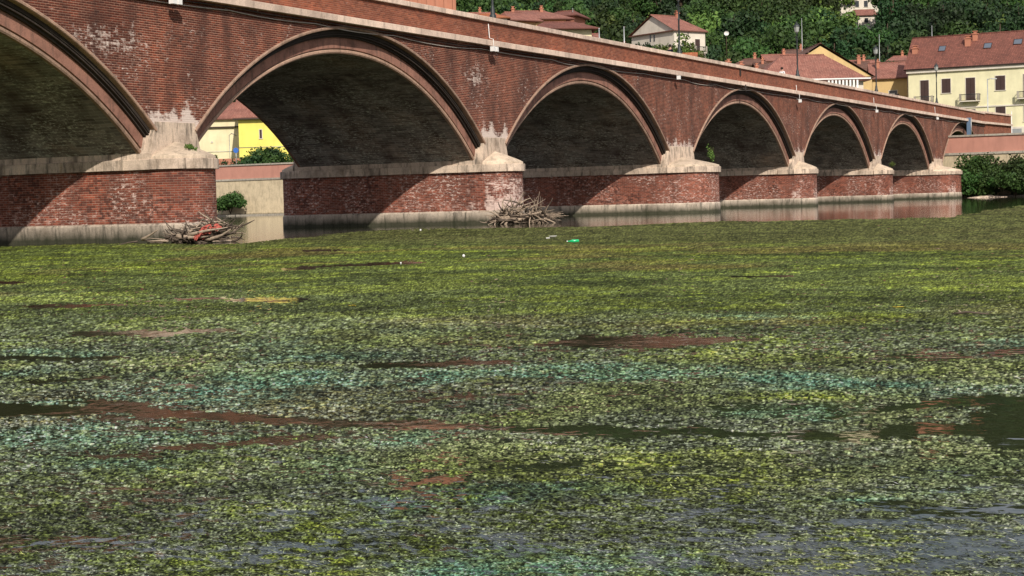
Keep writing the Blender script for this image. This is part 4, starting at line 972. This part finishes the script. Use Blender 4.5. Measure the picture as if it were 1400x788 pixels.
# a: tall terracotta building
ta = house('terracotta_block', 'tall terracotta building with vertical pilasters rising above the parapet at the top edge', 517, 262, 7, 12.4, 11, 46, 3, math.radians(2), 'terracotta', 'roof_red', 'hip')
for k in range(10): m = MB(); m.box(.15+k*1.33, .65+k*1.33, -.28, 0, 0, 38.4); m.build('pilaster', MAT['terracotta'], ta)
house('villa', 'gabled front roof of the villa with two small windows under dark eaves', 703, 264, 12, 4.6, 6, 29.0, 1.5, math.radians(32), 'ochre', 'roof_pink', 'hip', ov=.9, wins=[(1.2, 15.2, .8, 1.1, 'glass'), (2.6, 15.2, .8, 1.1, 'glass')])
house('villa', 'small upper roof of the villa stepping up behind its middle', 752, 276, 12, 4.6, 6, 30.6, 1.0, math.radians(-20), 'terracotta', 'roof_red', 'hip', ov=.8)
house('villa', 'narrow tiled roof between the villa and its cream annex', 772, 266, 12, 4.4, 6, 27.9, .8, math.radians(20), 'ochre', 'roof_pink', 'gable', ov=.7)
# shrubs before the white gabled house
for k, (px_, F_, zt, lb) in enumerate(((885, 262, 24.6, 'dark shrub in front of the gable of the white house'), (905, 260, 24.4, 'bright green shrub below the gable corner of the white house'), (925, 259, 24.6, 'bright green vine-like shrub before the white house side wall'), (943, 258, 24.0, 'light green shrub at the right of the white house garden'))):
    p = at(px_, 60, F_); e = empty('shrub', (p.x, p.y, zt-4.2), lb, 'shrub'); m = MB(); m.tube([(0, 0, 0), (0, 0, 3)], [.1, .04], 5); m.build('stem', MAT['bark'], e)
    m = MB(); leaf_blob(m, (0, 0, 2.4), 2.0, 900, .22, 1.0, 60+k); m.build('foliage', MAT['leaf_light' if k else 'leaf_dark'], e)
# small town roofs stepping up behind the parapet
for (px_, F_, w_, d_, ze_, rs_, ph_, wl, rf_, kd, lb) in (
  (982, 262, 5.0, 6, 19.6, 1.3, .3, 'offwhite', 'roof_pink', 'gable', 'small whitewashed house with pink tiles just right of the white gabled house'),
  (1006, 285, 5.5, 6, 22.6, 1.2, -.2, 'cream', 'roof_brown', 'hip', 'cream cottage with brown hipped roof at the foot of the wood'),
  (1024, 256, 4.2, 6, 18.8, 1.1, .2, 'offwhite', 'roof_orange', 'gable', 'tiny house with orange tiles left of the broad faded roof'),
  (1052, 292, 6.0, 6, 23.8, 1.2, .1, 'terracotta', 'roof_pink', 'gable', 'terracotta-walled house above the broad faded roof'),
  (1076, 305, 5.0, 6, 25.6, 1.2, -.1, 'offwhite', 'roof_brown', 'gable', 'pale house with brown roof beside the thin aerial mast'),
  (1166, 292, 5.5, 6, 22.4, 1.2, .15, 'offwhite', 'roof_pink', 'gable', 'pale little house between the ochre gable and the wood'),
  (1182, 282, 4.0, 5, 20.6, .8, 0, 'offwhite', 'roof_brown', 'gable', 'narrow pale house behind the ochre house'),
  (1216, 316, 5.0, 6, 25.0, 1.0, -.1, 'cream', 'roof_pink', 'hip', 'cream house half hidden by trees above the ochre house'),
  (640, 300, 5.0, 6, 33.5, 1.0, .1, 'offwhite', 'roof_pink', 'gable', 'pale house among trees beside the terracotta building'),
  (840, 300, 4.5, 6, 26.6, 1.1, .1, 'cream', 'roof_brown', 'hip', 'cream cottage with brown roof between the villa and the white gabled house')):
    house('town_house', lb, px_, F_, 9.0, w_, d_, ze_, rs_, ph_, wl, rf_, kd, wins=[(w_*.28, ze_-9-1.7, .7, 1.0, 'glass'), (w_*.7, ze_-9-1.7, .7, 1.0, 'glass')], chim=[(w_*.6, 3, .45, .5)])
p = at(993, 46, 280); e = empty('satellite_dish', (p.x, p.y, p.z-4), 'white round satellite dish among the trees right of the white gabled house', 'satellite dish', YAW-PI/2)
m = MB(); P = [[(.40*f*math.cos(2*PI*k/16), -.05-.2*f*f, 4+.36*f*math.sin(2*PI*k/16)) for k in range(17)] for f in (0, .35, .7, 1.0)]; m.grid(P, smooth=True); m.build('reflector', MAT['white'], e)
m = MB(); m.tube([(0, .05, 0), (0, .05, 4)], .06, 6); m.tube([(0, 0, 3.6), (0, -.7, 4)], .02, 4); m.build('mast', MAT['bark'], e)
# houses on the hillside
def hill_house(px, py, F, w, ze_h, wall, roof, label, phi=0.0, kind='gable', wins=()):
    F = 305.0
    while F < 640:
        q = at(px, py, F)
        if q.z <= float(hill_z(np.array(q.x), np.array(q.y)))+1.0: break
        F += 2.0
    w = w*F/360; zb = q.z-.5
    q = house('hillside_house', label, px-w*F_PX/F/2, F, zb, w, 7, zb+ze_h, 1.6, phi, wall, roof, kind, wins=wins); return q
hill_house(1180, 16, 352, 8.5, 4.6, 'offwhite', 'roof_pink', 'white hillside villa among the trees at the top edge, upper part', .1, 'hip', [(2, 1.5, 1, 1.6, 'glass'), (4.3, 1.5, 1, 1.6, 'glass'), (6.6, 1.5, 1, 1.6, 'glass')])
hill_house(1188, 34, 338, 3.6, 2.8, 'offwhite', 'roof_pink', 'small white garden building just below the white hillside villa', 0, 'gable', [(2, .8, .9, 1.2, 'glass')])
hill_house(1296, 10, 350, 5.0, 1.6, 'terracotta', 'roof_orange', 'orange-roofed hillside house half hidden by trees near the top right')
hill_house(1075, -56, 420, 8, 4.5, 'offwhite', 'roof_pink', 'white house high on the hill above the picture, mirrored in the water', .1)
hill_house(1165, -64, 430, 9, 5, 'cream', 'roof_red', 'yellowish house high on the hill above the picture')
hill_house(1275, -66, 430, 8, 5, 'terracotta', 'roof_orange', 'red house high on the hill above the picture')
hill_house(1322, -30, 400, 5, 3, 'terracotta', 'roof_orange', 'small red house on the hill just above the picture')
# k: yellow house through the second arch
kl = house('cream_house_wing', 'cream wing of the yellow house seen through the second arch from the left', 250, 262, 6.9, 9.0, 9, 14.9, 2.6, 0, 'cream', 'roof_pink', 'gable', wins=[(4.5, 4.4, .1, .1, 'glass')])
m = MB(); m.box(-.1, 9.0, -.35, 0, 6.55, 6.75); m.build('string_ledge', MAT['wood_eave'], kl)
m = MB(); m.tube([(7.2, -.05, 0), (7.2, -.05, 5.4), (7.6, -.05, 5.7), (8.3, -.05, 5.3)], .05, 5); m.tube([(0, -.05, 2.9), (9, -.05, 2.9)], .04, 5); m.build('cable', MAT['metal_grey'], kl)
kr = house('lemon_house', 'lemon yellow house with faded tiled roof seen through the second arch from the left', 327, 255, 6.9, 9.5, 8, 14.6, 3.6, 0, 'lemon', 'roof_pink', 'gable', ov=.7, wins=[(3.3, 4.5, .35, 1.3, 'shutter')])
m = MB(); m.tube([(0, -.05, 3.2), (9.5, -.05, 3.2)], .04, 5); m.build('cable', MAT['metal_grey'], kr)
m = MB(); m.box(-.72, 10.2, -.75, -.2, 7.35, 7.52); m.build('eave', MAT['wood_eave'], kr)

# ------------------------------------------------------------------ lamp posts, signs, poles
def lamp_post(x, label):
    e = empty('lamp_post', (x, .12, Z_COP1), label, 'lamp post', 0, 'lamp posts along the bridge parapet')
    m = MB(); m.lathe((0, 0, 0), [(.17, 0), (.17, .18), (.12, .24), (.10, .5), (.075, .6), (.06, .7), (.055, 2.2), (.075, 2.25), (.05, 2.32), (.045, 3.4), (.08, 3.45), (.03, 3.5)], 10); m.build('post', MAT['metal_dark'], e)
    m = MB(); m.tube([(-.42, 0, 3.05), (-.2, 0, 3.2), (0, 0, 3.1), (.2, 0, 3.2), (.42, 0, 3.05)], .022, 6)
    for s in (-1, 1):
        m.tube([(s*.05, 0, 2.7), (s*.2, 0, 2.8), (s*.3, 0, 3.1)], .016, 5)
    m.build('bracket', MAT['metal_dark'], e)
    m = MB(); m.lathe((0, 0, 3.5), [(.08, 0), (.17, .08), (.22, .5), (.0, .5)], 8, smooth=False); lan = m.build('lantern', MAT['glass_lamp'], e)
    m = MB(); m.lathe((0, 0, 4.0), [(.27, 0), (.25, .06), (.12, .22), (.05, .26), (.04, .38), (.0, .42)], 8, smooth=False)
    for k in range(4): a = k*PI/2; m.tube([(.17*math.cos(a), .17*math.sin(a), 3.58), (.22*math.cos(a), .22*math.sin(a), 4.0)], .014, 4)
    m.build('lantern_cap', MAT['metal_dark'], lan)
    return e
lp = None
labs = ['iron lantern post on the parapet above the left pier, out of the top', 'iron lamp post cut by the top edge, above the second pier', 'tall iron lamp post in front of the white gabled house', 'iron lamp post in front of the faded pink roof', 'iron lamp post left of the ochre house', 'iron lantern post in front of the long yellow house']
for k, i in enumerate(range(1, 7)):
    x = sum(piers[i])/2+.45
    if lp is None: lp = lamp_post(x, labs[k])
    else: o = copy_tree(lp); o['label'] = labs[k]; o.location = (x, .12, Z_COP1)
# floodlights clipped below the string course
def floodlight(px, py, label, two=True, pipe=True):
    p = at_y(px, py, -.42); e = empty('floodlight', (p.x, -.42, p.z), label, 'floodlight', 0, 'floodlights under the string course')
    for s in ((-.16, .16) if two else (0,)):
        m = MB(); m.xprism([(s-.11, -.13), (s+.11, -.13), (s+.11, .11), (s-.11, .11)], -.10, .10); b_ = m.build('housing', MAT['white'], e)
        m = MB(); m.box(s-.08, s+.08, -.08, .08, -.145, -.132); m.build('lens', MAT['glass_lamp'], b_)
    m = MB(); m.tube([(0, .1, .12), (0, .36, .14)], .02, 5); m.build('bracket', MAT['metal_grey'], e)
    if pipe: m = MB(); m.tube([(0, .05, .1), (0, .05, .48), (0, .26, .55), (0, .30, 1.25)], .022, 6); m.build('conduit', MAT['white'], e)
floodlight(676, 67, 'pair of white floodlights with a white conduit above the second pier')
floodlight(240, 1, 'pair of white floodlights at the top edge above the left pier', True, False)
floodlight(928, 106, 'single white floodlight with bracket above the third pier', False, False)
floodlight(1094, 138, 'small white floodlight above the fourth pier', False, True)
floodlight(1199, 152, 'small white floodlight above the fifth pier', False, True)
floodlight(1282, 162, 'white floodlight with conduit above the end pier', False, True)
# thin poles
def pole(px, ytop, ybot, F, label, name='pole', mat='metal_grey', rad=.06, arm=0.0, cat='pole'):
    a = at(px, ytop, F); b = at(px, ybot, F); e = empty(name, (a.x, a.y, b.z-3), label, cat, YAW-PI/2); H = a.z-b.z+3
    m = MB(); m.tube([(0, 0, 0), (0, 0, H*.5), (0, 0, H)], [rad*1.3, rad, rad*.7], 7); m.build('shaft', MAT[mat], e)
    if arm: m = MB(); m.tube([(0, 0, H-.1), (arm*.6, 0, H+.05), (arm, 0, H)], .05, 6); m.box(arm-.35, arm+.35, -.12, .12, H-.08, H+.05); m.build('lamp_head', MAT['metal_grey'], e)
    else: m = MB(); m.lathe((0, 0, H), [(rad, 0), (rad*1.2, .05), (0, .1)], 7); m.build('cap', MAT[mat], e)
    return e
pole(853, 38, 58, 140, 'short pale post behind the parapet left of the white gabled house')
pole(819, 40, 52, 135, 'short pale post behind the parapet right of the villa')
pole(1350, 108, 190, 232, 'grey street light in front of the long yellow house', 'street_light', arm=.9, rad=.09, cat='street light')
pole(1383, 153, 195, 228, 'pale pole in front of the shopfront at the right edge', mat='white')
pole(1096, 26, 90, 292, 'thin aerial mast among the trees above the ochre gable')
pole(1202, 48, 100, 275, 'thin aerial mast above the ochre house')
pole(1274, 36, 70, 266, 'thin aerial mast on the ridge of the long yellow house')
pole(783, 12, 50, 275, 'thin pale mast behind the villa')
# road sign and street furniture on the far bank through the arch
p = at(323, 218, 231); e = empty('road_sign', (p.x, p.y, 6.6), 'round blue road sign on a pale pole above the river wall', 'road sign', YAW-PI/2)
m = MB(); m.tube([(0, 0, 0), (0, 0, 2.5)], .05, 6); m.build('post', MAT['metal_grey'], e)
m = MB(); P = [[(.36*f*math.cos(2*PI*k/16), y, 2.3+.36*f*math.sin(2*PI*k/16)) for k in range(17)] for f, y in ((0, -.07), (1, -.07), (1, -.03), (0, -.03))]; m.grid(P); m.build('sign_disc', MAT['blue'], e)
p = at(1326, 190, 198); e = empty('information_panel', (p.x, p.y, 6.9), 'narrow blue-grey panel with a pale post standing on the terrace by the last arch', 'sign', YAW-PI/2)
m = MB(); m.box(-.36, .10, -.04, .04, .0, 2.35); m.build('panel', MAT['bluegrey'], e)
m = MB(); m.tube([(.16, -.02, -.1), (.16, -.02, 2.35)], .05, 6); m.build('post', MAT['metal_grey'], e)
# ruined kiosk wall / pale rubble by the arch (seen through the second arch)
p = at(392, 222, 228)
# steps and low wall at street level behind the sign
lw = empty('street_wall', at(330, 222, 240), 'low brick street wall behind the blue road sign', 'wall', YAW-PI/2)
m = MB(); m.box(-6, 6, 0, .3, -1.5, .55); m.build('wall_body', MAT['terracotta'], lw)

# ------------------------------------------------------------------ people behind the parapet
def person(loc, rotz, label, top, legs, hair='hair'):
    e = empty('person', loc, label, 'person', rotz)
    J = {'pel': (0, 0, .95), 'chest': (0, 0, 1.25), 'neck': (0, .0, 1.47), 'head0': (0, -.01, 1.56), 'head1': (0, -.02, 1.70), 'shL': (.19, 0, 1.42), 'shR': (-.19, 0, 1.42), 'elL': (.25, .04, 1.13), 'elR': (-.25, .02, 1.14), 'haL': (.20, -.16, .98), 'haR': (-.22, -.18, .99),
         'hiL': (.10, 0, .90), 'hiR': (-.10, 0, .90), 'knL': (.11, -.10, .50), 'knR': (-.11, .05, .50), 'anL': (.11, -.05, .08), 'anR': (-.11, .22, .10), 'toL': (.12, -.20, .03), 'toR': (-.12, .10, .03)}
    E = [('pel', 'chest'), ('chest', 'neck'), ('neck', 'head0'), ('head0', 'head1'), ('neck', 'shL'), ('neck', 'shR'), ('shL', 'elL'), ('shR', 'elR'), ('elL', 'haL'), ('elR', 'haR'), ('pel', 'hiL'), ('pel', 'hiR'), ('hiL', 'knL'), ('hiR', 'knR'), ('knL', 'anL'), ('knR', 'anR'), ('anL', 'toL'), ('anR', 'toR')]
    R = dict(pel=.15, chest=.16, neck=.06, head0=.085, head1=.095, shL=.07, shR=.07, elL=.045, elR=.045, haL=.035, haR=.035, hiL=.10, hiR=.10, knL=.06, knR=.06, anL=.045, anR=.045, toL=.035, toR=.035)
    def skin(name, keys, mat, grow=1.0):
        ks = [k for k in J if k in keys]; ed = [(ks.index(a), ks.index(b)) for a, b in E if a in ks and b in ks]
        me = bpy.data.meshes.new(name); me.from_pydata([J[k] for k in ks], ed, []); me.materials.append(mat)
        o = bpy.data.objects.new(name, me); COL.objects.link(o); o.parent = e
        md = o.modifiers.new('skin', 'SKIN'); 
        lay = me.skin_vertices[0].data if me.skin_vertices else None
        if lay is None:
            import bmesh
            b = bmesh.new(); b.from_mesh(me); l = b.verts.layers.skin.verify(); b.to_mesh(me); b.free(); lay = me.skin_vertices[0].data
        for i, k in enumerate(ks): lay[i].radius = (R[k]*grow, R[k]*grow*.85)
        lay[0].use_root = True
        sb = o.modifiers.new('sub', 'SUBSURF'); sb.levels = 1; sb.render_levels = 2
        return o
    skin('body', list(J), MAT['skin'])
    skin('top', ['pel', 'chest', 'shL', 'shR', 'neck', 'elL', 'elR'], MAT[top], 1.12)
    skin('trousers', ['pel', 'hiL', 'hiR', 'knL', 'knR', 'anL', 'anR'], MAT[legs], 1.12)
    m = MB(); m.lathe((0, .015, 1.66), [(.108, -.02), (.115, .05), (.09, .12), (.04, .15), (0, .155)], 12); m.build('hair', MAT[hair], e)
    m = MB(); m.box(-.015, .015, -.135, -.10, 1.63, 1.67); m.build('nose', MAT['skin'], e)
    return e
p = at_y(916, 60, 1.2); person((p.x, 1.2, 9.3), 1.2, 'person in dark clothes walking on the bridge below the white gabled house', 'cloth_dark', 'cloth_blue')
p = at_y(1069, 90, 1.2); person((p.x, 1.2, 9.3), 1.4, 'person with a white top and dark hair on the bridge before the faded pink roof', 'cloth_white', 'cloth_dark')
p = at_y(1228, 128, 1.2); person((p.x, 1.2, 9.0), 1.4, 'dark-haired person on the bridge in front of the ochre house', 'cloth_dark', 'cloth_blue')
